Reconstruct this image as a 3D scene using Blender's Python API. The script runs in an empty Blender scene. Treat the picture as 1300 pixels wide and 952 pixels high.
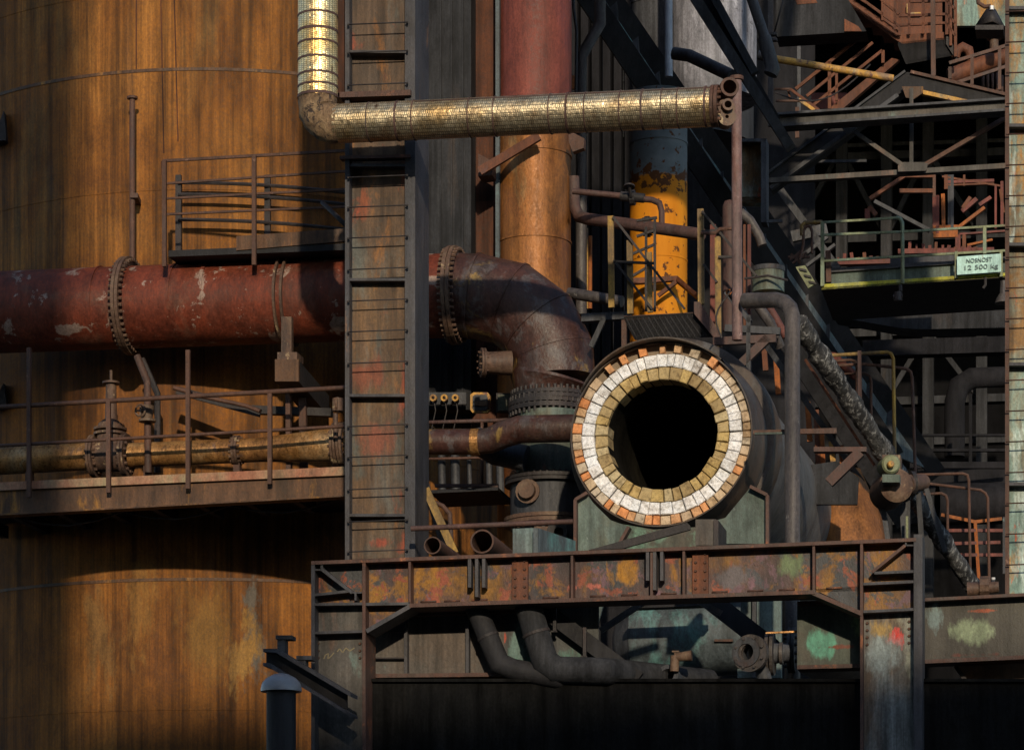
import bpy, bmesh, math, random
from mathutils import Vector as Vec, Matrix
random.seed(7)
F = 3700.0; HY = 1300.0; CZ = 1.6
TT = 0.2                                     # yaw of the plant's facade
AL = math.atan(TT)
U = Vec((math.cos(AL), -math.sin(AL), 0)); V = Vec((math.sin(AL), math.cos(AL), 0)); W = Vec((0, 0, 1))
def P(x, y, Y): return Vec(((x-650)*Y/F, Y, CZ+(HY-y)*Y/F))
def D(x, Y0): return Y0/(1+TT*(x-650)/F)
def Q(x, y, Y0): return P(x, y, D(x, Y0))
S = bpy.context.scene
COL = S.collection
# ------------------------------------------------------------------ mesh building
class M:
    def __init__(s): s.v = []; s.f = []; s.sm = []; s.uv = []
    def face(s, idx, smooth=False, uv=None):
        s.f.append(tuple(idx)); s.sm.append(smooth); s.uv.append(uv)
    def prism(s, pts, off):
        n = len(pts); b = len(s.v)
        s.v += [Vec(p) for p in pts] + [Vec(p)+off for p in pts]
        s.face(range(b, b+n)); s.face([b+n+i for i in reversed(range(n))])
        for i in range(n):
            j = (i+1) % n
            s.face((b+i, b+n+i, b+n+j, b+j))
        return s
    def plate(s, px, Y0, th):                # an outline on the facade plane Y0, th metres thick
        return s.prism([Q(x, y, Y0) for x, y in px], V*th)
    def rect(s, x1, y1, x2, y2, Y0, th, y3=None, y4=None):   # y3,y4: top/bottom at x2
        y3 = y1 if y3 is None else y3; y4 = y2 if y4 is None else y4
        return s.plate([(x1, y1), (x2, y3), (x2, y4), (x1, y2)], Y0, th)
    def bar(s, a, b, w, d, dep=None):        # rectangular bar, front face centred on a-b
        dep = dep or V
        a = Vec(a); b = Vec(b); t = (b-a).normalized()
        side = t.cross(dep).normalized()*(w/2)
        return s.prism([a-side, b-side, b+side, a+side], dep*d)
    def pbar(s, x1, y1, x2, y2, Y0, w, d, Y1=None):
        return s.bar(Q(x1, y1, Y0), Q(x2, y2, Y1 or Y0), w, d)
    def box(s, c, sx, sy, sz, ax=None):
        ax = ax or (Vec((1, 0, 0)), Vec((0, 1, 0)), W)
        c = Vec(c); x, y, z = ax[0]*sx/2, ax[1]*sy/2, ax[2]*sz/2
        return s.prism([c-x-y-z, c+x-y-z, c+x-y+z, c-x-y+z], y*2)
    def tube(s, pts, r, seg=14, cap=True, r_in=None):
        pts = [Vec(p) for p in pts]; n = len(pts)
        rs = r if isinstance(r, (list, tuple)) else [r]*n
        dirs = [(pts[i+1]-pts[i]).normalized() for i in range(n-1)]
        d = dirs[0]; ref = W if abs(d.z) < .8 else Vec((0, 1, 0))
        a = d.cross(ref).normalized(); b = a.cross(d).normalized()
        base = len(s.v); L = 0; Ls = []
        for i in range(n):
            din = dirs[max(i-1, 0)]; dout = dirs[min(i, n-2)]
            bis = (din+dout).normalized()
            for k in range(seg):
                an = 2*math.pi*k/seg
                o = a*(math.cos(an)*rs[i])+b*(math.sin(an)*rs[i])
                o = o-din*(o.dot(bis)/max(din.dot(bis), .2))
                s.v.append(pts[i]+o)
            if i: L += (pts[i]-pts[i-1]).length
            Ls.append(L)
            q = din.rotation_difference(dout); a = q @ a; b = q @ b
        for i in range(n-1):
            for k in range(seg):
                k2 = (k+1) % seg; i0 = base+i*seg; i1 = i0+seg
                w = 2*math.pi*rs[i]
                s.face((i0+k, i0+k2, i1+k2, i1+k), True,
                       ((Ls[i], w*k/seg), (Ls[i], w*(k+1)/seg), (Ls[i+1], w*(k+1)/seg), (Ls[i+1], w*k/seg)))
        if cap:
            s.face([base+k for k in reversed(range(seg))])
            s.face([base+(n-1)*seg+k for k in range(seg)])
        return s
    def lathe(s, c, axis, prof, seg=40, smooth=False):   # prof = closed loop of (distance, radius)
        c = Vec(c); ax = Vec(axis).normalized(); ref = W if abs(ax.z) < .8 else Vec((0, 1, 0))
        a = ax.cross(ref).normalized(); b = a.cross(ax).normalized(); base = len(s.v); n = len(prof)
        for d, r in prof:
            for k in range(seg):
                an = 2*math.pi*k/seg
                s.v.append(c+ax*d+a*(math.cos(an)*r)+b*(math.sin(an)*r))
        for i in range(n):
            j = (i+1) % n
            for k in range(seg):
                k2 = (k+1) % seg
                s.face((base+i*seg+k, base+i*seg+k2, base+j*seg+k2, base+j*seg+k), smooth)
        return s
    def ring(s, c, axis, r1, r2, th, seg=40):
        return s.lathe(c, axis, [(-th/2, r1), (-th/2, r2), (th/2, r2), (th/2, r1)], seg)
    def bolts(s, c, axis, R, n, br, h, both=True):
        c = Vec(c); ax = Vec(axis).normalized(); ref = W if abs(ax.z) < .8 else Vec((0, 1, 0))
        a = ax.cross(ref).normalized(); b = a.cross(ax).normalized()
        for k in range(n):
            an = 2*math.pi*(k+.5)/n
            o = c+a*(math.cos(an)*R)+b*(math.sin(an)*R)
            s.tube([o-ax*h/2, o+ax*h/2], br, 6)
        return s
    def flange(s, c, axis, rin, rout, th, n, br=.018, pair=True):
        ax = Vec(axis).normalized()
        if pair:
            s.ring(Vec(c)-ax*th*.55, ax, rin, rout, th*.9, 48); s.ring(Vec(c)+ax*th*.55, ax, rin, rout, th*.9, 48)
        else: s.ring(c, ax, rin, rout, th, 48)
        return s.bolts(c, ax, rout-(rout-rin)*.38, n, br, th*4)
    def mesh(s, name, origin, mat):
        me = bpy.data.meshes.new(name)
        me.from_pydata([p-origin for p in s.v], [], s.f)
        me.polygons.foreach_set('use_smooth', s.sm)
        ul = me.uv_layers.new(name='UVMap'); li = 0
        for f, uv in zip(s.f, s.uv):
            for i in range(len(f)):
                if uv: ul.data[li].uv = uv[i]
                li += 1
        bm = bmesh.new(); bm.from_mesh(me); bmesh.ops.recalc_face_normals(bm, faces=bm.faces)
        for e in bm.edges:
            if len(e.link_faces) == 2 and e.calc_face_angle(0) > .75: e.smooth = False
        bm.to_mesh(me); bm.free()
        me.materials.append(mat)
        return me
THINGS = []
class Thing:
    def __init__(s, name, label, cat, group=None, kind=None):
        s.name, s.label, s.cat, s.group, s.kind = name, label, cat, group, kind; s.parts = []; THINGS.append(s)
    def add(s, name, mat, parent=None, label=None, bevel=0):
        m = M(); s.parts.append((name, m, mat, parent, label, bevel)); return m
    def done(s):
        vs = [p for q in s.parts for p in q[1].v]
        lo = [min(p[i] for p in vs) for i in range(3)]; hi = [max(p[i] for p in vs) for i in range(3)]
        org = Vec(((lo[0]+hi[0])/2, (lo[1]+hi[1])/2, lo[2]))
        made = {}
        if len(s.parts) == 1:
            n, m, mat, _, _, bv = s.parts[0]
            o = bpy.data.objects.new(s.name, m.mesh(s.name, org, mat)); COL.objects.link(o); o.location = org; root = o
        else:
            root = bpy.data.objects.new(s.name, None); COL.objects.link(root); root.location = org
            root.empty_display_size = .2
            for n, m, mat, par, lab, bv in s.parts:
                o = bpy.data.objects.new(n, m.mesh(n, org, mat)); COL.objects.link(o)
                o.parent = made[id(par)] if par is not None else root
                made[id(m)] = o
                if lab: o['label'] = lab
        if s.kind: root['kind'] = s.kind
        if s.label: root['label'] = s.label
        if s.cat: root['category'] = s.cat
        if s.group: root['group'] = s.group
        return root
# ------------------------------------------------------------------ materials
def nodes(name):
    m = bpy.data.materials.new(name); m.use_nodes = True; nt = m.node_tree
    for n in list(nt.nodes): nt.nodes.remove(n)
    out = nt.nodes.new('ShaderNodeOutputMaterial'); bs = nt.nodes.new('ShaderNodeBsdfPrincipled')
    nt.links.new(bs.outputs[0], out.inputs[0])
    return m, nt, bs
def noise(nt, vec, scale, detail=8, rough=.62, dist=0, stretch=(1, 1, 1), off=(0, 0, 0)):
    mp = nt.nodes.new('ShaderNodeMapping'); mp.inputs['Scale'].default_value = stretch; mp.inputs['Location'].default_value = off
    nt.links.new(vec, mp.inputs['Vector'])
    n = nt.nodes.new('ShaderNodeTexNoise'); n.inputs['Scale'].default_value = scale; n.inputs['Detail'].default_value = detail
    n.inputs['Roughness'].default_value = rough; n.inputs['Distortion'].default_value = dist
    nt.links.new(mp.outputs[0], n.inputs['Vector'])
    return n.outputs[0]
def ramp(nt, fac, stops, interp='LINEAR'):
    r = nt.nodes.new('ShaderNodeValToRGB'); cr = r.color_ramp; cr.interpolation = interp
    while len(cr.elements) < len(stops): cr.elements.new(.5)
    for e, (p, c) in zip(cr.elements, stops):
        e.position = p; e.color = (c, c, c, 1) if isinstance(c, (int, float)) else (*c, 1)
    nt.links.new(fac, r.inputs[0]); return r.outputs[0]
def mix(nt, fac, a, b, mode='MIX'):
    m = nt.nodes.new('ShaderNodeMix'); m.data_type = 'RGBA'; m.blend_type = mode
    if isinstance(fac, (int, float)): m.inputs[0].default_value = fac
    else: nt.links.new(fac, m.inputs[0])
    for i, q in ((6, a), (7, b)):
        if isinstance(q, tuple): m.inputs[i].default_value = (*q, 1)
        else: nt.links.new(q, m.inputs[i])
    return m.outputs[2]
def steel(name, a, b, c, sc=.8, streak=.5, ssc=7, patch=(), rough=.7, metal=0.0, bump=.25, fine=.35, seed=0, lo=.36, hi=.64, zs=.07, spec=.3, spots=(), pdist=.35):
    spots = [(*q[:6], q[6]*.55) for q in spots]
    m, nt, bs = nodes(name)
    g = nt.nodes.new('ShaderNodeNewGeometry').outputs['Position']
    o = (seed*3.1, seed*1.7, seed*5.3)
    n1 = noise(nt, g, sc, 10, .68, .4, (1, 1, .6), o)
    col = ramp(nt, n1, [(lo, a), (.5, b), (hi, c)])
    sn = noise(nt, g, ssc, 7, .6, .1, (1, 1, zs), o)
    col = mix(nt, 1.0, col, ramp(nt, sn, [(.34, 1-streak), (.52, 1.0), (.68, 1+streak*.6)]), 'MULTIPLY')
    s2 = noise(nt, g, ssc*4, 4, .6, 0, (1, 1, zs*.6), o)
    col = mix(nt, 1.0, col, ramp(nt, s2, [(.3, 1-streak*.5), (.7, 1+streak*.35)]), 'MULTIPLY')
    hs = n1
    for k, (pc, ps, p0, p1, *st) in enumerate(patch):
        st = st[0] if st else .8
        pn = noise(nt, g, ps, 12, .7, pdist, (1, 1, st), (k*7.7+seed*2.3, k*3.3, k*5.1+seed))
        mk = ramp(nt, pn, [(p0, 0.0), (p1, 1.0)])
        vc = mix(nt, 1.0, pc, ramp(nt, sn, [(.3, .7), (.7, 1.25)]), 'MULTIPLY')
        col = mix(nt, mk, col, vc)
        if k == 0: hs = mk
    for k, (cx, cy, cY, rx, ry, sc_, soft) in enumerate(spots):     # single stains, each at its own place
        c = Q(cx, cy, cY); e = cY/F
        sb = nt.nodes.new('ShaderNodeVectorMath'); sb.operation = 'SUBTRACT'; nt.links.new(g, sb.inputs[0]); sb.inputs[1].default_value = c
        ml = nt.nodes.new('ShaderNodeVectorMath'); ml.operation = 'MULTIPLY'; nt.links.new(sb.outputs[0], ml.inputs[0]); ml.inputs[1].default_value = (1/(rx*e), .05, 1/(ry*e))
        ln = nt.nodes.new('ShaderNodeVectorMath'); ln.operation = 'LENGTH'; nt.links.new(ml.outputs[0], ln.inputs[0])
        nn = noise(nt, g, 60/max(rx, 12), 12, .72, .2, (1, 1, .35), (k*3.7, 0, k*1.9))
        ad = nt.nodes.new('ShaderNodeMath'); ad.operation = 'MULTIPLY_ADD'; nt.links.new(nn, ad.inputs[0]); ad.inputs[1].default_value = 5.0; nt.links.new(ln.outputs['Value'], ad.inputs[2])
        mr = nt.nodes.new('ShaderNodeMapRange'); nt.links.new(ad.outputs[0], mr.inputs[0]); mr.inputs[1].default_value = 3.1-soft; mr.inputs[2].default_value = 3.1+soft; mr.inputs[3].default_value = 1; mr.inputs[4].default_value = 0
        vc = mix(nt, 1.0, sc_, ramp(nt, sn, [(.3, .65), (.7, 1.3)]), 'MULTIPLY')
        col = mix(nt, mr.outputs[0], col, vc)
    fn = noise(nt, g, 38, 6, .7, 0, (1, 1, .7), o)
    gr = noise(nt, g, 3.2, 9, .75, .3, (1, 1, .5), o)
    col = mix(nt, 1.0, col, ramp(nt, gr, [(.34, .62), (.5, 1.0), (.66, 1.18)]), 'MULTIPLY')
    col = mix(nt, 1.0, col, ramp(nt, fn, [(.3, 1-fine), (.7, 1+fine)]), 'MULTIPLY')
    nt.links.new(col, bs.inputs['Base Color'])
    bs.inputs['Metallic'].default_value = metal
    bs.inputs['Specular IOR Level'].default_value = spec
    rr = nt.nodes.new('ShaderNodeMapRange'); rr.inputs[3].default_value = max(rough-.17, .1); rr.inputs[4].default_value = min(rough+.17, 1)
    rr.inputs[1].default_value = .3; rr.inputs[2].default_value = .7
    nt.links.new(fn, rr.inputs[0]); nt.links.new(rr.outputs[0], bs.inputs['Roughness'])
    b1 = nt.nodes.new('ShaderNodeBump'); b1.inputs['Strength'].default_value = bump; b1.inputs['Distance'].default_value = .02
    nt.links.new(fn, b1.inputs['Height'])
    b2 = nt.nodes.new('ShaderNodeBump'); b2.inputs['Strength'].default_value = bump; b2.inputs['Distance'].default_value = .06
    nt.links.new(n1, b2.inputs['Height']); nt.links.new(b1.outputs[0], b2.inputs['Normal'])
    nt.links.new(b2.outputs[0], bs.inputs['Normal'])
    return m
BLK = (.012, .012, .014); DARK_GREY = (.03, .031, .036)
M_tank = steel('rust_streaked_tank_steel', (.12, .044, .010), (.185, .070, .012), (.225, .094, .019), .8, .62, 7, [((.16, .10, .035), .9, .56, .74, .15), ((.085, .045, .028), 1.3, .58, .72, .15)], .78, bump=.2, zs=.035, spots=[(255, 800, 37.4, 60, 90, (.17, .085, .02), .5), (180, 770, 37.4, 26, 90, (.19, .09, .022), .4), (318, 790, 36.9, 24, 70, (.10, .085, .07), .25), (300, 830, 36.9, 34, 70, (.24, .13, .035), .3), (130, 820, 37.6, 30, 100, (.17, .085, .025), .4)])
M_red = steel('red_brown_pipe_paint', (.085, .018, .009), (.13, .027, .012), (.10, .034, .022), .9, .35, 9, [((.24, .17, .14), 2.4, .575, .60, 1.0), ((.12, .055, .035), 1.5, .55, .7)], .6, bump=.3, zs=.3)
M_elbow = steel('flaking_red_brown_pipe_paint', (.038, .017, .014), (.055, .024, .019), (.05, .036, .032), 1.2, .3, 9, [((.22, .14, .045), 2.0, .57, .63, .6), ((.075, .06, .06), 3.6, .53, .60)], .42, bump=.3, zs=.3)
M_rail = steel('rusty_rail_steel', (.06, .034, .026), (.09, .044, .03), (.065, .04, .034), 2, .2, 9, [((.22, .125, .09), 6, .62, .68)], .65)
M_plat = steel('rusty_platform_channel', (.07, .038, .024), (.10, .05, .026), (.085, .052, .034), 1.5, .4, 8, [((.30, .14, .025), 2.4, .56, .66, .25)], .6)
M_edge = steel('pink_worn_edge_paint', (.26, .095, .055), (.29, .15, .09), (.25, .2, .12), 1.6, .2, 8, [((.16, .08, .05), 5, .6, .66)], .6)
M_col = steel('weathered_column_plate', (.07, .05, .037), (.10, .062, .038), (.14, .078, .034), .9, .5, 8, [((.10, .105, .095), 1.0, .54, .66, .3), ((.24, .055, .028), 2.6, .57, .66, .45), ((.26, .11, .03), 2.0, .57, .67, .3), ((.07, .085, .08), 1.7, .56, .66, .4)], .6, bump=.2, spots=[(482, 688, 33.1, 32, 14, (.22, .052, .03), .25), (478, 560, 33.1, 26, 30, (.18, .06, .035), .5), (470, 470, 33.1, 24, 30, (.17, .055, .03), .5), (462, 262, 33.1, 9, 30, (.2, .062, .03), .4)])
M_colside = steel('grey_column_flange', (.04, .04, .047), (.052, .052, .06), (.062, .056, .056), 1.4, .3, 8, [((.17, .09, .05), 2.5, .64, .70, .3)], .6)
M_dark = steel('dark_grey_steel', (.030, .032, .037), (.046, .048, .056), (.058, .061, .07), .7, .5, 7, [((.06, .035, .028), 1.2, .6, .7)], .6)  # dark base colour stands in for shade on the background steel
M_blk = steel('near_black_steel', (.010, .010, .012), (.016, .016, .019), (.022, .021, .023), .8, .3, 7, (), .75)  # near-black base colour, also in place of background shade
M_teal = steel('worn_teal_paint', (.07, .10, .105), (.10, .145, .145), (.08, .085, .09), .7, .5, 6, [((.12, .26, .23), 1.1, .56, .68, .5), ((.13, .07, .05), 1.6, .60, .68)], .6)
M_cradle = steel('cradle_turquoise_paint', (.06, .085, .073), (.10, .135, .12), (.085, .08, .052), 1.2, .4, 8, [((.10, .06, .04), 3.5, .60, .66), ((.2, .24, .22), 4.5, .62, .66)], .6)
M_portal = steel('patchy_portal_paint', (.042, .038, .042), (.075, .042, .038), (.19, .09, .018), 1.0, .35, 7, [((.24, .11, .016), 2.0, .53, .60, .7), ((.045, .047, .052), 1.5, .53, .57, 1), ((.22, .06, .032), 3.4, .56, .60, .9), ((.12, .065, .08), 4.1, .56, .60)], .5, bump=.2, lo=.38, hi=.6, spots=[(1002, 716, 31.2, 17, 17, (.11, .15, .075), .5), (795, 728, 31.2, 20, 18, (.33, .15, .015), .4), (930, 735, 31.2, 24, 14, (.10, .085, .09), .4), (750, 745, 31.2, 34, 10, (.36, .10, .07), .2)])
M_pedge = steel('rusty_portal_flange', (.06, .035, .03), (.085, .042, .032), (.065, .048, .042), 1.6, .2, 8, [((.3, .11, .05), 3, .58, .68)], .6)
M_pgrey = steel('grey_portal_leg_paint', (.055, .052, .05), (.075, .07, .065), (.08, .062, .05), 1.0, .4, 8, [((.19, .10, .07), 1.2, .58, .7, .4), ((.13, .2, .19), 1.6, .6, .7, .4)], .6)
M_pleg = steel('streaked_pale_leg_paint', (.10, .10, .095), (.17, .19, .19), (.14, .10, .07), 1.0, .6, 9, [((.55, .09, .07), 2.6, .62, .68, .25), ((.36, .38, .3), 2, .6, .7, .3)], .6, spots=[(1134, 812, 31.2, 13, 14, (.6, .06, .05), .25), (1125, 830, 31.2, 26, 34, (.26, .31, .31), .6), (1120, 800, 31.2, 14, 12, (.3, .2, .07), .4)])
M_olive = steel('olive_teal_girder_paint', (.055, .05, .042), (.06, .075, .058), (.08, .062, .048), .7, .3, 8, [((.17, .33, .24), .9, .55, .66, .8), ((.22, .22, .10), 1.4, .58, .68, .3), ((.14, .06, .04), 1.5, .6, .66)], .6)
M_smpipe = steel('gold_brown_small_pipe', (.17, .08, .035), (.36, .18, .06), (.44, .29, .15), 1.6, .35, 9, [((.15, .09, .06), 3, .56, .64), ((.45, .38, .24), 2.2, .62, .7)], .34, .45, .3)
M_valve = steel('rusty_valve_casting', (.055, .036, .03), (.10, .058, .04), (.14, .095, .065), 3, .2, 9, [((.36, .27, .16), 6, .6, .66)], .6)
M_copper = steel('copper_brown_big_pipe', (.14, .05, .020), (.24, .095, .025), (.19, .08, .032), .8, .35, 8, [((.28, .2, .09), 1.6, .6, .72, .2)], .5, .35, .2)
M_coprd = steel('maroon_upper_pipe', (.13, .035, .026), (.16, .042, .03), (.12, .035, .034), .8, .3, 8, [((.3, .12, .05), 2.4, .66, .72, .2)], .6)
M_rustw = steel('dark_rust_wall', (.05, .018, .011), (.085, .03, .014), (.06, .024, .016), .9, .5, 8, (), .75)
M_orange = steel('bright_orange_rust', (.2, .055, .012), (.28, .085, .018), (.2, .07, .025), 2, .3, 8, (), .7)
M_rustp = steel('terracotta_rust', (.085, .030, .017), (.13, .046, .022), (.10, .042, .028), 1.3, .3, 8, [((.08, .05, .05), 2, .6, .7)], .7)
M_maroon = steel('maroon_rust', (.10, .03, .025), (.15, .045, .035), (.09, .04, .035), 1.3, .3, 8, (), .7)
M_yelrail = steel('chipped_yellow_paint', (.12, .13, .07), (.19, .21, .12), (.14, .2, .16), 2, .2, 8, [((.12, .09, .06), 7, .6, .65)], .6)
M_yedge = steel('bright_yellow_edge_paint', (.26, .25, .03), (.38, .36, .035), (.18, .22, .16), 1.4, .2, 8, [((.12, .11, .09), 5, .62, .68)], .6)
M_yelpost = steel('worn_yellow_brown_post', (.12, .08, .045), (.2, .13, .05), (.45, .27, .05), 1.6, .3, 8, [((.09, .06, .05), 5, .58, .64)], .6)
M_ypipe = steel('yellow_flaked_pipe', (.2, .13, .08), (.5, .27, .05), (.25, .2, .13), 3, .1, 8, [((.14, .07, .05), 8, .55, .62)], .6)
M_lilac = steel('pale_lilac_rust_post', (.13, .09, .085), (.18, .115, .11), (.13, .065, .055), 3, .3, 9, [((.4, .3, .3), 9, .62, .68)], .6)
M_grpipe = steel('dull_grey_pipe', (.05, .044, .045), (.068, .06, .06), (.08, .068, .062), 2, .35, 10, [((.2, .19, .18), 9, .62, .68)], .5)
M_crust = steel('crusted_black_white_lagging', (.015, .015, .016), (.03, .03, .032), (.06, .06, .06), 2, .2, 9, [((.27, .27, .27), 15, .52, .62, .5), ((.012, .012, .012), 5, .54, .6)], .8, bump=1.0)
M_mjack = steel('mouth_pipe_jacket', (.04, .03, .026), (.06, .043, .034), (.075, .048, .03), 1.1, .3, 8, [((.07, .068, .07), 1.6, .5, .62), ((.2, .1, .05), 3, .64, .7)], .55)
M_duct = steel('grey_duct_body', (.085, .085, .088), (.11, .108, .108), (.13, .115, .10), .8, .3, 8, (), .6)
M_pale = steel('pale_flaking_plate', (.16, .16, .185), (.24, .24, .27), (.12, .12, .135), .8, .5, 7, [((.3, .3, .34), 3.5, .58, .64, .5), ((.06, .05, .055), 5, .6, .66)], .6)
M_bluegrey = steel('blue_grey_plates', (.05, .062, .07), (.075, .094, .104), (.06, .068, .075), .9, .4, 7, [((.09, .19, .19), 1.1, .53, .62, .5)], .6)
M_concrete = steel('near_black_concrete', (.006, .006, .0065), (.009, .009, .009), (.013, .0125, .012), .9, .5, 6, (), .9, spec=.04)  # base colour taken near black in place of shade below the frame
M_cable = steel('black_iron', (.02, .018, .02), (.03, .026, .027), (.04, .03, .03), 3, .2, 8, (), .6)
M_darkred = steel('dim_red_brown_steel', (.06, .035, .032), (.085, .045, .038), (.06, .045, .042), 2, .2, 8, (), .65)
M_plateteal = steel('bright_teal_rust_panel', (.10, .17, .15), (.18, .27, .24), (.2, .11, .04), 1.0, .5, 9, [((.34, .17, .04), 1.8, .54, .62, .3), ((.46, .09, .03), 3.0, .60, .65, .4), ((.45, .55, .52), 2.6, .57, .66, .2)], .6)
M_void = steel('hall_shade_black', (.003, .003, .0035), (.005, .005, .006), (.006, .006, .007), .8, .3, 7, (), .9, spec=.05)  # deep shade of the hall put into the base colour
M_dim = steel('shade_black_steel', (.010, .010, .012), (.015, .015, .018), (.019, .018, .021), .8, .3, 7, (), .8, spec=.1)  # shade of hall interior and background put into the base colour
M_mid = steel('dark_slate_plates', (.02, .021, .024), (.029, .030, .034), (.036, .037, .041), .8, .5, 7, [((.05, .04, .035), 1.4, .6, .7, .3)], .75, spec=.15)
M_mint = steel('mint_scraped_girder_paint', (.055, .05, .042), (.07, .066, .055), (.08, .062, .048), .7, .3, 8, [((.12, .05, .035), 1.5, .62, .68)], .6, spots=[(1243, 800, 31.7, 42, 20, (.22, .27, .17), .35), (1186, 780, 31.7, 10, 30, (.12, .16, .16), .4), (1250, 775, 31.7, 40, 4, (.3, .08, .04), .3), (1235, 831, 31.7, 60, 6, (.10, .035, .025), .3)])
M_olive2 = steel('teal_stained_girder_paint', (.05, .047, .04), (.06, .072, .058), (.075, .062, .048), .7, .3, 8, (), .6, spots=[(1040, 818, 31.55, 22, 14, (.09, .26, .19), .5), (1075, 805, 32.7, 13, 30, (.13, .17, .08), .4), (1050, 790, 32.7, 30, 8, (.07, .13, .10), .5), (1050, 838, 32.7, 50, 5, (.12, .04, .025), .3)])
M_tealweb = steel('teal_patched_web', (.05, .05, .047), (.065, .07, .066), (.05, .05, .05), .7, .3, 8, (), .6, spots=[(680, 838, 31.6, 50, 24, (.06, .2, .16), .6), (655, 815, 31.6, 14, 40, (.10, .16, .15), .4), (640, 810, 31.6, 4, 8, (.25, .05, .03), .3)])
M_soil = steel('ash_ground', (.05, .045, .04), (.07, .065, .058), (.09, .08, .07), .3, .1, 3, (), .95)
# yellow silo: ochre, its shaded top painted grey above a ragged line, rust spots on both
def silo_mat():
    m, nt, bs = nodes('ochre_silo_grey_shade')
    g = nt.nodes.new('ShaderNodeNewGeometry').outputs['Position']
    sp = nt.nodes.new('ShaderNodeSeparateXYZ'); nt.links.new(g, sp.inputs[0])
    zl = P(835, 232, 39).z
    n = noise(nt, g, 2.5, 10, .7)
    a = nt.nodes.new('ShaderNodeMath'); a.operation = 'MULTIPLY_ADD'; a.inputs[1].default_value = .35; nt.links.new(n, a.inputs[0]); nt.links.new(sp.outputs[2], a.inputs[2])
    mr = nt.nodes.new('ShaderNodeMapRange'); mr.inputs[1].default_value = zl+.15; mr.inputs[2].default_value = zl+.19; nt.links.new(a.outputs[0], mr.inputs[0])
    top = ramp(nt, noise(nt, g, 2, 8), [(.4, (.10, .12, .13)), (.6, (.17, .19, .20))])
    och = ramp(nt, noise(nt, g, 5, 6, .6, 0, (1, 1, .15)), [(.35, (.46, .155, .007)), (.65, (.58, .225, .012))])
    col = mix(nt, mr.outputs[0], och, top)
    band = nt.nodes.new('ShaderNodeMapRange'); band.inputs[1].default_value = .26; band.inputs[2].default_value = 0
    sub = nt.nodes.new('ShaderNodeMath'); sub.operation = 'SUBTRACT'; nt.links.new(sp.outputs[2], sub.inputs[0]); sub.inputs[1].default_value = zl
    ab = nt.nodes.new('ShaderNodeMath'); ab.operation = 'ABSOLUTE'; nt.links.new(sub.outputs[0], ab.inputs[0]); nt.links.new(ab.outputs[0], band.inputs[0])
    sn = noise(nt, g, 9, 6, .6)
    ad = nt.nodes.new('ShaderNodeMath'); ad.operation = 'MULTIPLY_ADD'; ad.inputs[1].default_value = .16; nt.links.new(band.outputs[0], ad.inputs[0]); nt.links.new(sn, ad.inputs[2])
    col = mix(nt, ramp(nt, ad.outputs[0], [(.60, 0.0), (.64, 1.0)]), col, (.09, .035, .012))
    nt.links.new(col, bs.inputs['Base Color']); bs.inputs['Roughness'].default_value = .7; bs.inputs['Specular IOR Level'].default_value = .15
    return m
M_silo = silo_mat()
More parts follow.
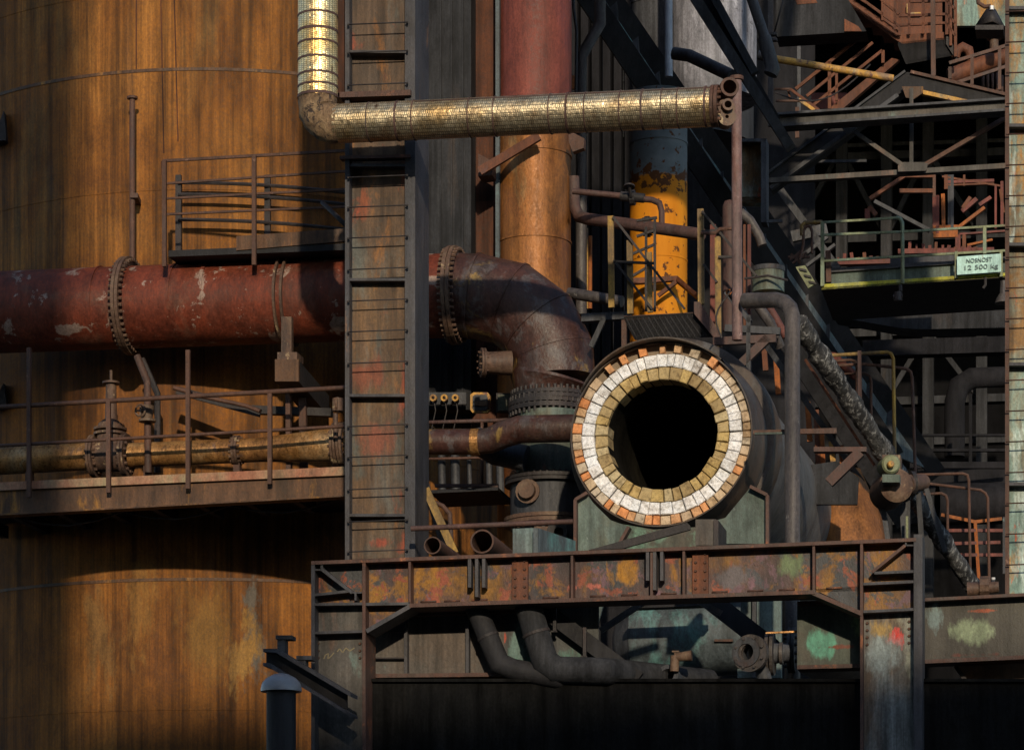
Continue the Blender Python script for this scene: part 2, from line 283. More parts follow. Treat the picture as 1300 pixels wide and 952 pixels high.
def clad_mat(cols=((.95, .60, .22), (.98, .76, .42), (.85, .52, .2)), r0=.25):   # expanded-metal cladding: small scales on tin sheet
    m, nt, bs = nodes('knitted_tin_cladding')
    uv = nt.nodes.new('ShaderNodeUVMap').outputs[0]
    g = nt.nodes.new('ShaderNodeNewGeometry').outputs['Position']
    mp = nt.nodes.new('ShaderNodeMapping'); mp.inputs['Scale'].default_value = (1/.024, 1/.045, 1); nt.links.new(uv, mp.inputs['Vector'])
    vo = nt.nodes.new('ShaderNodeTexBrick'); vo.inputs['Scale'].default_value = 1; vo.offset = .5
    vo.inputs['Mortar Size'].default_value = .16; vo.inputs['Mortar Smooth'].default_value = .9
    vo.inputs['Brick Width'].default_value = 1; vo.inputs['Row Height'].default_value = 1
    vo.inputs['Color1'].default_value = (1, 1, 1, 1); vo.inputs['Color2'].default_value = (.35, .35, .35, 1); vo.inputs['Mortar'].default_value = (0, 0, 0, 1)
    nt.links.new(mp.outputs[0], vo.inputs['Vector'])
    n = noise(nt, g, 1.6, 8, .65)
    base = ramp(nt, n, [(.36, cols[0]), (.52, cols[1]), (.66, cols[2])])
    base = mix(nt, 1.0, base, ramp(nt, vo.outputs['Color'], [(0, .12), (.4, .85), (1, 1.1)]), 'MULTIPLY')
    dn = noise(nt, g, 5, 8, .7)
    base = mix(nt, ramp(nt, dn, [(.60, 0.0), (.68, 1.0)]), base, (.12, .07, .045))
    nt.links.new(base, bs.inputs['Base Color']); bs.inputs['Metallic'].default_value = .85
    nt.links.new(ramp(nt, dn, [(.3, r0), (.65, .48)]), bs.inputs['Roughness'])
    sp = nt.nodes.new('ShaderNodeSeparateXYZ'); nt.links.new(mp.outputs[0], sp.inputs[0])
    wn = nt.nodes.new('ShaderNodeTexWhiteNoise'); wn.noise_dimensions = '2D'
    fl = nt.nodes.new('ShaderNodeVectorMath'); fl.operation = 'FLOOR'; nt.links.new(mp.outputs[0], fl.inputs[0]); nt.links.new(fl.outputs[0], wn.inputs['Vector'])
    fr = nt.nodes.new('ShaderNodeMath'); fr.operation = 'FRACT'; nt.links.new(sp.outputs[1], fr.inputs[0])
    mu = nt.nodes.new('ShaderNodeMath'); mu.operation = 'MULTIPLY'; nt.links.new(fr.outputs[0], mu.inputs[0]); nt.links.new(wn.outputs['Value'], mu.inputs[1])
    sm = nt.nodes.new('ShaderNodeMath'); sm.operation = 'MULTIPLY_ADD'; nt.links.new(vo.outputs['Color'], sm.inputs[0]); sm.inputs[1].default_value = .5; nt.links.new(mu.outputs[0], sm.inputs[2])
    bd = nt.nodes.new('ShaderNodeBump'); bd.inputs['Strength'].default_value = .5; bd.inputs['Distance'].default_value = .05; nt.links.new(noise(nt, g, 4, 4, .6), bd.inputs['Height'])
    b = nt.nodes.new('ShaderNodeBump'); b.inputs['Strength'].default_value = .42; b.inputs['Distance'].default_value = .010
    nt.links.new(sm.outputs[0], b.inputs['Height']); nt.links.new(bd.outputs[0], b.inputs['Normal']); nt.links.new(b.outputs[0], bs.inputs['Normal'])
    return m
M_clad = clad_mat()
M_clad2 = clad_mat(((.50, .34, .16), (.66, .56, .38), (.34, .22, .12)), .30)
M_lag = steel('crumbled_lagging', (.09, .055, .035), (.2, .13, .075), (.30, .21, .12), 4, .1, 9, [((.05, .035, .03), 9, .54, .6)], .8, bump=.9)
def brick_mat(name, cols, soot=.2, sc=22, bump=.6, rough=.85):
    m, nt, bs = nodes(name)
    g = nt.nodes.new('ShaderNodeNewGeometry')
    n = len(cols)
    col = ramp(nt, g.outputs['Random Per Island'], [(i/n, c) for i, c in enumerate(cols)], 'CONSTANT')
    p = g.outputs['Position']
    f = noise(nt, p, sc, 8, .7)
    col = mix(nt, 1.0, col, ramp(nt, f, [(.3, 1-soot*1.6), (.5, 1.0), (.7, 1.15)]), 'MULTIPLY')
    c = noise(nt, p, sc*1.6, 3, .6, 1.5)
    col = mix(nt, ramp(nt, c, [(.60, 0.0), (.66, soot*2)]), col, (.06, .045, .035))
    col = mix(nt, 1.0, col, ramp(nt, noise(nt, p, 3.5, 9, .75, .4), [(.36, (.50, .44, .38)), (.5, (.95, .93, .9)), (.62, 1.05)]), 'MULTIPLY')
    nt.links.new(col, bs.inputs['Base Color']); bs.inputs['Roughness'].default_value = rough
    b = nt.nodes.new('ShaderNodeBump'); b.inputs['Strength'].default_value = bump; b.inputs['Distance'].default_value = .02
    nt.links.new(f, b.inputs['Height']); nt.links.new(b.outputs[0], bs.inputs['Normal'])
    return m
M_bo = brick_mat('orange_and_buff_firebrick', [(.66, .27, .10), (.55, .42, .28), (.56, .36, .2), (.50, .42, .32), (.70, .33, .14), (.46, .33, .2), (.5, .38, .26), (.58, .32, .16), (.56, .46, .34)], .3)
M_bw = brick_mat('white_insulating_block', [(.92, .93, .97), (.86, .89, .94), (.78, .79, .82), (.94, .95, .98)], .34, 30, 1.0)
M_bi = brick_mat('ochre_firebrick', [(.48, .35, .14), (.52, .38, .16), (.42, .32, .16), (.50, .41, .24), (.34, .25, .12)], .34)
M_bore = steel('dark_brick_bore', (.010, .010, .009), (.016, .015, .013), (.024, .022, .017), 1.4, .1, 8, (), 1.0, bump=.6, spec=0)  # shade inside the bore put into its near-black base colour
def plain(name, c, rough=.6, metal=0):
    m, nt, bs = nodes(name)
    g = nt.nodes.new('ShaderNodeNewGeometry').outputs['Position']
    col = mix(nt, 1.0, c, ramp(nt, noise(nt, g, 12, 6, .6), [(.3, .82), (.7, 1.1)]), 'MULTIPLY')
    nt.links.new(col, bs.inputs['Base Color']); bs.inputs['Roughness'].default_value = rough; bs.inputs['Metallic'].default_value = metal
    return m
M_sign = steel('pale_aqua_sign_enamel', (.34, .56, .53), (.42, .66, .62), (.38, .6, .56), 3, .25, 14, [((.28, .36, .32), 5, .58, .64, .4)], .45, fine=.1, bump=.05)
M_ink = plain('dark_sign_lettering', (.10, .15, .15))
M_red_ink = plain('faded_yellow_chalk', (.17, .14, .08))

exec_parts = []
# ================================================================== SETTING
t = Thing('ground', None, None, kind='structure')
m = t.add('ground', M_soil)
m.prism([Vec((-900, -900, -.3)), Vec((900, -900, -.3)), Vec((900, 1500, -.3)), Vec((-900, 1500, -.3))], Vec((0, 0, .3)))

# ================================================================== LEFT: stove vessel
TC = Vec((-4.06, 42.3, 0)); TR = 4.3
t = Thing('stove_vessel', 'huge rust-streaked orange steel cylinder filling the left of the picture behind the pipes', 'stove vessel')
m = t.add('shell', M_tank)
m.tube([TC, TC+Vec((0, 0, 22))], TR, 160)
m.lathe(TC+Vec((0, 0, 22)), W, [(0, TR), (1.6, TR*.72), (2.4, .3), (2.4, .1), (0, .1)], 80, True)
def tz(y): return P(255, y, 38).z
for yy in (88, 400, 735):
    m2 = t.add('weld_seam', M_plat); m2.ring(Vec((TC.x, TC.y, tz(yy))), W, TR-.02, TR+.009, .04, 160)
for yy in (-12, 240, 560, 640, 900):
    m2 = t.add('plate_joint', M_tank); m2.ring(Vec((TC.x, TC.y, tz(yy))), W, TR-.02, TR+.006, .02, 160)
def tankpt(x, z, out=0):
    # ray through column x meets the cylinder at radius TR+out
    dx = (x-650)/F; R = TR+out
    a = dx*dx+1; b = -2*(dx*TC.x+TC.y); c = TC.x**2+TC.y**2-R*R
    Y = (-b-math.sqrt(b*b-4*a*c))/(2*a); return Vec((dx*Y, Y, z))
for x0, y0, x1, y1 in ((204, -10, 208, 195), (221, -10, 226, 180), (173, -10, 173, 88), (205, 205, 212, 335)):
    m2 = t.add('weld_seam', M_rustw)
    pts = []
    for i in range(7):
        k = i/6; x = x0+(x1-x0)*k; y = y0+(y1-y0)*k
        p = tankpt(x, 0, .0); pts.append(Vec((p.x, p.y, CZ+(HY-y)*p.y/F)))
    m2.tube(pts, .009, 6)
t = Thing('vent_riser', 'thin dark rusty standpipe with a small cap rising in front of the orange vessel', 'pipe')
m = t.add('riser', M_rail); p = tankpt(168, 0, .28)
zt = CZ+(HY-126)*p.y/F; zb = CZ+(HY-342)*p.y/F
m.tube([Vec((p.x, p.y, zb)), Vec((p.x, p.y, zt))], .038, 12)
m = t.add('cap', M_rail); m.tube([Vec((p.x, p.y, zt)), Vec((p.x, p.y, zt+.03))], .07, 12)
m = t.add('bracket', M_rail); zc = CZ+(HY-250)*p.y/F; m.box((p.x+.03, p.y+.1, zc), .10, .34, .06)
for yy, sz in ((162, 1.0), (503, .8)):
    t = Thing('wall_bracket', 'small black triangular wall bracket at the left edge, '+('above the red main' if yy == 162 else 'level with the lower handrail'), 'bracket')
    m = t.add('plate', M_cable); p = tankpt(0, 0, .16)
    z = CZ+(HY-yy)*p.y/F
    m.prism([Vec((p.x-.35, p.y, z-.2*sz)), Vec((p.x+.08, p.y, z-.17*sz)), Vec((p.x+.08, p.y, z-.08*sz)), Vec((p.x+.05, p.y, z+.22*sz)), Vec((p.x-.02, p.y, z+.05)), Vec((p.x-.35, p.y, z))], Vec((0, .25, 0)))

# ------------------------------------------------------------------ upper platform
YU = 35.7
t = Thing('service_platform', 'upper rusty service platform above the big red pipe, with four-rail guard', 'platform')
m = t.add('deck', M_blk)
m.prism([Q(214, 318, YU), Q(442, 309, YU), Q(442, 309, YU)+V*1.5, Q(214, 318, YU)+V*1.25], Vec((0, 0, -.08)))
m = t.add('fascia', M_plat); m.rect(300, 300, 440, 318, YU-.02, .06, 290, 306)
m = t.add('under_beam', M_cable); m.rect(236, 322, 440, 340, YU+.45, .12, 314, 331)
for k, ((xa, ya), (xb, yb)) in enumerate((((208, 204), (440, 191)), ((208, 233), (440, 217)), ((208, 252), (440, 240)), ((208, 272), (440, 262)))):
    m = t.add('rail', M_rail); m.bar(Q(xa, ya, YU-.05), Q(xb, yb, YU-.05), .034 if k == 0 else .026, .03)
for x, y0, y1 in ((208, 203, 338), (322, 197, 336)):
    m = t.add('post', M_rail); m.bar(Q(x, y0, YU-.10), Q(x, y1, YU-.10), .05, .05)
for k in range(3):                                   # guard round the vessel side
    m = t.add('inner_rail', M_cable)
    pts = []
    for i in range(9):
        x = 226+(452-226)*i/8; p = tankpt(x, 0, .22)
        y = (232, 247, 279)[k]+(0.00028*(x-226)**2)
        pts.append(Vec((p.x, p.y, CZ+(HY-y)*p.y/F)))
    m.tube(pts, .024, 6)
for x in (226, 339):
    m = t.add('inner_post', M_cable); p = tankpt(x, 0, .2)
    m.bar(Vec((p.x, p.y, CZ+(HY-222)*p.y/F)), Vec((p.x, p.y, CZ+(HY-318)*p.y/F)), .075, .05)
t = Thing('loose_bar', 'short black bar sticking out diagonally beside the tall ribbed column', 'bar')
m = t.add('bar', M_cable); m.tube([Q(409, 257, 34.6), Q(441, 288, 34.3)], .03, 8)
# ------------------------------------------------------------------ big red gas main
YG = 36.3
def Pm(x, y): return Q(x, y, YG)
R1 = .515
t = Thing('gas_main', 'large red-brown riveted gas main running across the vessel and bending down in a gored elbow', 'pipe')
m = t.add('pipe_run', M_red)
m.tube([Pm(-130, 401.5), Pm(578, 375)], R1, 64)
for x in (130, 228, 268, 500):
    y = 396-(x)*.038
    s = t.add('band', M_red); s.ring(Pm(x, y), Pm(x+10, y-.37)-Pm(x, y), R1-.02, R1+.010, .05 if x == 268 else .025, 64)
ax = (Pm(600, 374)-Pm(500, 378)).normalized()
s = t.add('flange', M_valve); s.flange(Pm(164, 388.5), ax, R1-.02, R1+.10, .045, 44, .02)
s = t.add('flange', M_valve); s.flange(Pm(577, 375), ax, R1-.02, R1+.09, .05, 44, .02)
# elbow
m = t.add('elbow', M_elbow)
el = [(577, 375), (603, 376), (648, 386), (683, 412), (701, 448), (703, 482)]
m.tube([Pm(*q) for q in el], R1, 64)
for i in (1, 2, 3, 4):
    a_, b_, c_ = Pm(*el[i-1]), Pm(*el[i]), Pm(*el[min(i+1, 5)])
    bis = ((b_-a_).normalized()+(c_-b_).normalized()).normalized()
    s = t.add('gore_seam', M_elbow)
    s.ring(b_, bis, R1-.02, R1+.018 if i < 4 else R1+.01, .03, 64)
m = t.add('reducer', M_elbow)
m.tube([Pm(703, 482), Pm(702, 486), Pm(700, 497), Pm(700, 506)], [R1+.02, R1+.03, R1-.05, R1-.05], 64)
m = t.add('flange', M_cable); c = Pm(700, 508)
m.flange(c, W, R1-.06, R1+.0, .05, 40, .02)
m = t.add('flange', M_cable); m.flange(Pm(698, 519), W, R1-.06, R1-.0, .06, 40, .02)
# branch nozzle
m = t.add('nozzle', M_valve); m.tube([Pm(655, 468)+V*-.3, Pm(622, 470)+V*-.42], [.15, .13], 24)
s = t.add('nozzle_flange', M_valve, m); s.flange(Pm(622, 470)+V*-.42, Pm(622, 470)-Pm(655, 468)-V*.12, .05, .18, .03, 10, .012)
# strap bracket
m = t.add('strap', M_valve)
for x in (362, 371):
    m.ring(Pm(x, 382.3-.0), ax, R1-.01, R1+.05, .03, 64)
m.rect(357, 402, 370, 448, YG-.60, .09)
m = t.add('strap_foot', M_valve); m.rect(352, 447, 377, 456, YG-.62, .3)

t = Thing('pipe_support', 'stubby rusty steel bracket beam carrying the red main on two struts beside the ribbed column', 'support')
m = t.add('end_plate', M_plat); m.rect(349, 456, 379, 484, YG-.7, .05)
m = t.add('beam', M_cable)
m.prism([Q(349, 457, YG-.64), Q(379, 457, YG-.64), Q(379, 484, YG-.64), Q(349, 484, YG-.64)], Vec((.28, 1.6, -.1)))
m = t.add('strut', M_rail); m.pbar(365, 484, 366, 606, YG-.2, .06, .08)
m = t.add('strut', M_rail); m.pbar(383, 492, 385, 606, YG+.1, .09, .08)
t = Thing('sampling_line', 'thin bent pipe with handwheel valve dropping from the bolted flange of the red main', 'pipe')
m = t.add('pipe', M_rail); m.tube([Q(174, 452, YG-.35), Q(187, 485, YG-.4), Q(188, 600, YG-.4)], .045, 12)
m = t.add('valve', M_valve); m.tube([Q(187, 515, YG-.45), Q(186, 535, YG-.45)], [.09, .07], 14); m.ring(Q(187, 534, YG-.45), W, .03, .11, .03, 16)
s = t.add('handwheel', M_valve); s.lathe(Q(178, 521, YG-.55), Vec((-.5, -1, 0)), [(-.015, .07), (0, .085), (.015, .07), (0, .055)], 24)
s.bar(Q(171, 521, YG-.55), Q(185, 521, YG-.55), .02, .02); s.bar(Q(178, 514, YG-.55), Q(178, 528, YG-.55), .02, .02)
s.tube([Q(178, 521, YG-.55), Q(187, 523, YG-.45)], .02, 8)
t = Thing('dark_drain_line', 'black thin line slanting down behind the bent pipe to the lower walkway', 'pipe')
t.add('line', M_cable).tube([Q(180, 455, YG+.1), Q(200, 500, YG+.2), Q(200, 600, YG+.2)], .04, 8)
t = Thing('pipe_stub', 'thin broken rusty pipe lying slanted against the vessel between the walkway and the red main', 'pipe')
m = t.add('stub', M_rail); m.tube([Q(220, 492, YG-.2), Q(256, 503, YG-.1), Q(312, 515, YG), Q(330, 522, YG)], .028, 10)
m = t.add('angle', M_cable); m.pbar(224, 495, 330, 524, YG+.15, .1, .05)
t = Thing('cable_tray', 'short black angle shelf on the vessel below the support bracket', 'tray')
t.add('tray', M_cable).pbar(314, 519, 420, 523, YG+.2, .10, .12)

# ------------------------------------------------------------------ lower walkway
YL = 35.6
t = Thing('lower_walkway', 'long rusty walkway with pink-worn edge and two-rail guard below the red main', 'walkway')
m = t.add('channel', M_plat); m.rect(-130, 628, 440, 659, YL, .10, 603, 628)
m.rect(-130, 659, 440, 661, YL-.08, .2, 628, 630)
m = t.add('edge_strip', M_edge); m.rect(-130, 618, 440, 628, YL-.05, .14, 592, 603)
m = t.add('deck', M_blk)
m.prism([Q(-130, 627, YL+.1), Q(440, 600, YL+.1), Q(440, 600, YL+.1)+V*2.1, Q(-130, 627, YL+.1)+V*2.0], Vec((0, 0, -.1)))
for i in range(9):
    x = -60+i*60; y = 646-x*.06
    m = t.add('cross_beam', M_blk); m.prism([Q(x, y-10, YL+.12), Q(x+9, y-10, YL+.12), Q(x+9, y+6, YL+.12), Q(x, y+6, YL+.12)], V*(1.2 if x > 80 else 1.7))
for k, (ya, yb) in enumerate(((524, 492), (573, 541))):
    m = t.add('rail', M_rail); m.tube([Q(-130, ya, YL-.09), Q(440, yb, YL-.09)], .030 if k == 0 else .022, 10)
for x, y0, y1 in ((36, 441, 631), (137, 508, 625), (238, 444, 620), (342, 499, 614)):
    m = t.add('post', M_rail); m.bar(Q(x, y0, YL-.13), Q(x, y1, YL-.13), .052, .05)
# ------------------------------------------------------------------ small pipe + valve
YS = 36.05
def Ps(x, y): return Q(x, y, YS)
t = Thing('small_pipe', 'golden-brown flanged pipe lying along the lower walkway with a gate valve', 'pipe')
m = t.add('pipe', M_smpipe); m.tube([Ps(-130, 592), Ps(115, 579)], .175, 28)
m.tube([Ps(165, 578), Ps(330, 571)], [.155, .15], 28)
m = t.add('taper', M_smpipe); m.tube([Ps(330, 571), Ps(422, 565), Ps(440, 564)], [.15, .21, .21], 28)
axs = (Ps(300, 572)-Ps(115, 579)).normalized()
for x, y, ro in ((120, 579, .27), (160, 578, .27), (301, 572, .19), (428, 565, .28), (436, 564.5, .28)):
    m = t.add('flange', M_valve); m.flange(Ps(x, y), axs, .1, ro, .035, 14, .018)
m = t.add('gate_valve', M_valve)
m.tube([Ps(122, 579), Ps(158, 578)], .2, 24)
m.tube([Ps(140, 580), Ps(140, 552)], [.2, .17], 24)
s = t.add('bonnet', M_valve, m); s.ring(Ps(140, 551), W, .02, .21, .03, 32); s.ring(Ps(140, 545), W, .02, .21, .03, 32)
s.tube([Ps(140, 545), Ps(140, 538), Ps(140, 533)], [.17, .15, .09], 24)
s = t.add('stem', M_valve, m); s.tube([Ps(141, 535), Ps(141, 488)], [.08, .065], 16); s.tube([Ps(141, 488), Ps(141, 470)], .018, 8)
s = t.add('top_flange', M_valve, m); s.ring(Ps(141, 486), W, .01, .11, .025, 24)
for x in (36, 186, 300, 425):
    y = 592-x*.06
    m = t.add('saddle', M_rail); m.rect(x-4, y, x+4, y+27, YS-.05, .1)
t = Thing('small_gauge_valve', 'little rusty valve with upright spindle beside the tall ribbed column', 'valve')
m = t.add('body', M_valve); m.tube([Q(426, 556, 35.7), Q(426, 525, 35.7)], .03, 10)
m = t.add('cap', M_valve); m.tube([Q(429, 522, 35.7), Q(429, 506, 35.7)], .07, 12); m.ring(Q(429, 514, 35.7), U, .02, .1, .03, 14)

# ------------------------------------------------------------------ ribbed column
YC = 33.0
t = Thing('ribbed_column', 'tall built-up steel column with ladder rungs and ledges, dividing the picture left of centre', 'column')
m = t.add('web', M_col); m.rect(442, -520, 515, 1180, YC+.14, .06)
m = t.add('left_flange', M_colside); m.rect(438, -520, 443.5, 1180, YC, .7)
m = t.add('right_flange', M_colside); m.rect(514, -520, 527, 1180, YC, .7)
for y in (64, 208, 353, 500, 652, 800, 950):
    s = t.add('ledge', M_colside); s.rect(443.5, y, 514, y+3.5, YC+.01, .14)
s = t.add('ledge', M_pedge); s.rect(431, 117, 521, 124, YC-.06, .18, 114, 121)
s = t.add('ledge', M_pedge); s.rect(431, 198, 521, 202, YC-.03, .12, 196, 200)
for y in (30, 66, 107, 224, 262, 301, 341, 381, 420, 460, 540, 579, 620, 661, 699):
    s = t.add('rung', M_cable); s.tube([Q(441, y+1.5, YC-.05), Q(518, y-1.5, YC-.05)], .0075, 6)
    s.tube([Q(442, y+1.5, YC-.07), Q(442, y+1.5, YC+.05)], .011, 6); s.tube([Q(517, y-1.5, YC-.07), Q(517, y-1.5, YC+.05)], .011, 6)
t = Thing('side_angle', 'narrow rust-brown channel standing left of the ribbed column behind the foil-wrapped pipe', 'channel')
m = t.add('channel', M_rustw); m.rect(424, -520, 437, 118, YC+.3, .2)
# ------------------------------------------------------------------ insulated pipe
YI = 32.35; RI = .225
def Pi(x, y): return Q(x, y, YI)
t = Thing('insulated_pipe', 'shiny gold scale-clad insulated pipe coming down from the top and turning right across the column', 'pipe')
m = t.add('riser_cladding', M_clad); m.tube([Pi(403.5, -520), Pi(403.5, 126)], RI, 48)
m = t.add('elbow', M_lag); ep = [(403.5, 124), (403.5, 130)]+[(427-23.5*math.cos(math.radians(a_)), 134+23.5*math.sin(math.radians(a_))) for a_ in range(8, 90, 9)]+[(431, 157.4)]
m.tube([Pi(*q) for q in ep], [RI-.002]+[RI+random.uniform(-.014, .012) for _ in ep[2:]]+[RI-.012], 40)
for v in m.v: v += Vec((random.uniform(-.006, .006), random.uniform(-.006, .006), random.uniform(-.006, .006)))
m = t.add('run_cladding', M_clad2); m.tube([Pi(427, 157.5), Pi(905, 135.5)], RI-.012, 48)
for y in (22, 42, 58, 78, 98, 112, 124):
    s = t.add('band', M_darkred); s.ring(Pi(403.5, y), W, RI-.01, RI+.006, .022 if y not in (42, 124) else .03, 40)
axi = (Pi(905, 135.5)-Pi(427, 157.5)).normalized()
for x in (470, 506, 527, 598, 630, 700, 722, 745, 789, 817, 842, 862, 897):
    y = 157.5-(x-427)*.046
    s = t.add('band', M_darkred); s.ring(Pi(x, y), axi, RI-.02, RI-.004, .012 if x not in (506, 722, 817, 897) else .022, 40)
for xa, xb in ((527, 722), (722, 817), (818, 900)):       # lapped top sheet
    ya = 157.5-(xa-427)*.046; yb = 157.5-(xb-427)*.046
    s = t.add('lap_seam', M_darkred); o = Vec((0, -.135, .165))
    s.tube([Pi(xa, ya)+o, Pi(xb, yb)+o], .008, 6)
m = t.add('end_flange', M_rail); m.flange(Pi(908, 135), axi, .1, RI+.0, .04, 14, .015)
m = t.add('open_stub', M_rail); c = Pi(924, 114)
m.lathe(c, Vec((.15, -1, 0)), [(-.0, .075), (.1, .075), (.1, .105), (0, .105), (-.35, .10), (-.35, .07)], 24)
m = t.add('small_nozzle', M_valve); c = Pi(922, 137)
m.lathe(c, Vec((.1, -1, 0)), [(-.1, .04), (.12, .04), (.12, .065), (-.1, .065)], 20); m.ring(c, Vec((.1, -1, 0)), .06, .10, .04, 8)
m.lathe(Pi(922, 150), Vec((.1, -1, 0)), [(-.1, .02), (.05, .02), (.05, .10), (-.1, .10)], 16)
t = Thing('support_post', 'slim pale lilac pipe post rising at the end of the gold-clad pipe', 'post')
m = t.add('post', M_lilac); m.tube([Q(935, 100, 33), Q(936, 432, 33)], .058, 16)
m = t.add('cap', M_rail); m.ring(Q(935, 100, 33), W, .01, .08, .04, 16)
# ------------------------------------------------------------------ big vertical pipe and wall strips behind
YB = 37.6
t = Thing('downcomer_pipe', 'thick upright copper-brown pipe behind the gold-clad pipe, maroon towards its top', 'pipe')
m = t.add('lower_section', M_copper); m.tube([Q(678, 860, YB), Q(678, 165, YB)], .475, 56)
m = t.add('upper_section', M_coprd); m.tube([Q(679, 165, YB), Q(679, -520, YB)], .475, 56)
for y in (310, 200):
    s = t.add('weld_band', M_copper); s.ring(Q(678, y, YB), W, .47, .487, .03, 56)
t = Thing('angle_brace', 'rusty diagonal angle brace between the rust wall strip and the copper-brown pipe', 'brace')
m = t.add('brace', M_rustp); m.pbar(609, 217, 684, 172, YB-.75, .11, .06)
s = t.add('gusset', M_rail); s.plate([(607, 195), (625, 205), (625, 222), (607, 224)], YB-.6, .3)
t = Thing('pipe_clamp', 'small black clamp bracket on the right of the copper-brown pipe below the gold cladding', 'clamp')
m = t.add('plate', M_rail); m.plate([(722, 166), (742, 176), (741, 188), (727, 193), (722, 180)], YB-.55, .12)
t = Thing('shade_panel', 'tall dark blue-grey ribbed panel standing in for the shaded vessel right of the ribbed column', 'duct')
m = t.add('plates', M_mid); m.rect(527, -520, 598, 520, YB-.2, 1.2)  # dark panel put over the vessel where it lies in shade
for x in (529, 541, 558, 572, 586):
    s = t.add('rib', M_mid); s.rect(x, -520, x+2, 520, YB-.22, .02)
t = Thing('rust_wall_strip', 'narrow dark rust plate wall between the dark panel and the copper-brown pipe', 'wall')
m = t.add('plate', M_rustw); m.rect(598, -520, 634, 560, YB+.1, .3)
s = t.add('edge', M_bluegrey); s.rect(629, -520, 634, 330, YB-.35, .3)
# ------------------------------------------------------------------ valve stack below elbow
YV = 36.2
t = Thing('valve_stack', 'dark flanged valve stack standing under the gored elbow beside the brick-lined mouth', 'valve')
def Pv(x, y): return Q(x, y, YV)
m = t.add('collar', M_cradle); m.tube([Pv(700, 545), Pv(700, 526)], .42, 40)
m = t.add('upper_body', M_olive); m.tube([Pv(700, 612), Pv(700, 545)], .44, 40)
m = t.add('flange', M_cable); m.flange(Pv(698, 613), W, .3, .56, .045, 36, .02)
m = t.add('lower_body', M_dark); m.tube([Pv(698, 660), Pv(698, 614)], .49, 40)
s = t.add('boss', M_valve, m); s.tube([Pv(680, 633)+V*-.4, Pv(680, 633)+V*-.62], [.12, .10], 20); s.ring(Pv(680, 633)+V*-.52, V, .05, .15, .03, 16)
m = t.add('base_flange', M_valve); m.flange(Pv(698, 664), W, .3, .57, .05, 36, .02)
m = t.add('foot_plate', M_valve); m.rect(678, 668, 728, 694, YV-.62, .1)
s = t.add('port', M_cable, m); s.lathe(Q(711, 677, YV-.66), V*-1, [(-.02, .06), (.1, .06), (.1, .11), (-.02, .11)], 20); s.ring(Q(711, 677, YV-.64), V, .05, .17, .03, 20)
m = t.add('lower_pipe', M_dark); m.tube([Pv(698, 900), Pv(698, 666)], .42, 32)
t = Thing('crossover_pipe', 'brown bent mid-size pipe with pale worn ring crossing in front of the valve stack', 'pipe')
YX = 35.2
m = t.add('pipe', M_elbow); m.tube([Q(480, 561, YX), Q(606, 561, YX)], .155, 28)
m.tube([Q(606, 561, YX), Q(622, 559, YX), Q(640, 551, YX-.05), Q(660, 545, YX-.1), Q(752, 543, YX-.1)], [.15, .155, .165, .165, .165], 28)
m = t.add('ring', M_smpipe); m.ring(Q(604, 561, YX), U, .15, .16, .10, 28)
m = t.add('elbow_stub', M_dark); m.tube([Q(604, 558, YX+.2), Q(630, 574, YX+.5), Q(668, 582, YX+.5)], .16, 24)
# gap clutter between column and stack
t = Thing('junction_box', 'octagonal ochre-rimmed electrical box in the dark gap under the elbow', 'box')
YJ = 37.0
m = t.add('rim', M_ypipe); m.plate([(597, 501), (601, 498), (619, 498), (622, 502), (622, 520), (618, 524), (600, 524), (597, 520)], YJ, .06)
m = t.add('face', M_dark); m.plate([(600, 503), (603, 501), (617, 501), (619, 504), (619, 518), (616, 521), (602, 521), (600, 518)], YJ-.02, .03)
m = t.add('slot', M_valve); m.rect(603, 509, 618, 515, YJ-.05, .04)
t = Thing('junction_box', 'plain dark grey-green square box next to the ochre-rimmed one', 'box')
m = t.add('face', M_olive); m.rect(632, 501, 648, 521, YJ, .1)
m = t.add('rim', M_cable); m.rect(630, 499, 650, 523, YJ+.04, .08)
for i, x in enumerate((551, 565, 579)):
    t = Thing('cable_gland', ('leftmost', 'middle', 'rightmost, rustiest')[i]+' of three small brass cable glands in the gap under the elbow', 'cable gland', 'brass cable glands')
    m = t.add('ring', M_ypipe); m.lathe(Q(x, 506, YJ), V*-1, [(0, .022), (.06, .022), (.06, .045), (0, .045)], 14)
    m = t.add('cable', M_cable); m.tube([Q(x, 508, YJ+.02), Q(x+2, 521, YJ), Q(x-3, 545, YJ+.05)], .008, 6)
t = Thing('gland_plate', 'dark back plate holding the three brass cable glands', 'plate')
t.add('plate', M_dark).rect(527, 498, 592, 513, YJ+.06, .05)
t = Thing('shade_wall', 'dark plate wall closing the gap under the elbow', 'wall')
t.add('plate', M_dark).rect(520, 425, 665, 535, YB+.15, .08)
t = Thing('gap_handrail', 'thin dark red handrail in the gap behind the crossover pipe', 'handrail')
m = t.add('rail', M_darkred); m.tube([Q(520, 537, 36.2), Q(650, 533, 36.2)], .025, 8)
m = t.add('rail', M_rail); m.tube([Q(527, 583, 36.2), Q(613, 581, 36.2)], .018, 8)
for x in (532, 612): t.add('post', M_rail).tube([Q(x, 534, 36.2), Q(x, 620, 36.2)], .02, 8)
t = Thing('gap_grating', 'black grating ledge seen from below in the gap left of the valve stack', 'grating')
m = t.add('edge', M_darkred); m.rect(552, 614, 632, 618, 36, .05)
m = t.add('grating', M_blk); m.prism([Q(545, 622, 36), Q(632, 618, 36), Q(632, 618, 36)+V*1.0, Q(545, 622, 36)+V*1.0], Vec((0, 0, -.04)))
t = Thing('back_pipes', 'bundle of thin upright dark pipes behind the gap handrail', 'pipes')
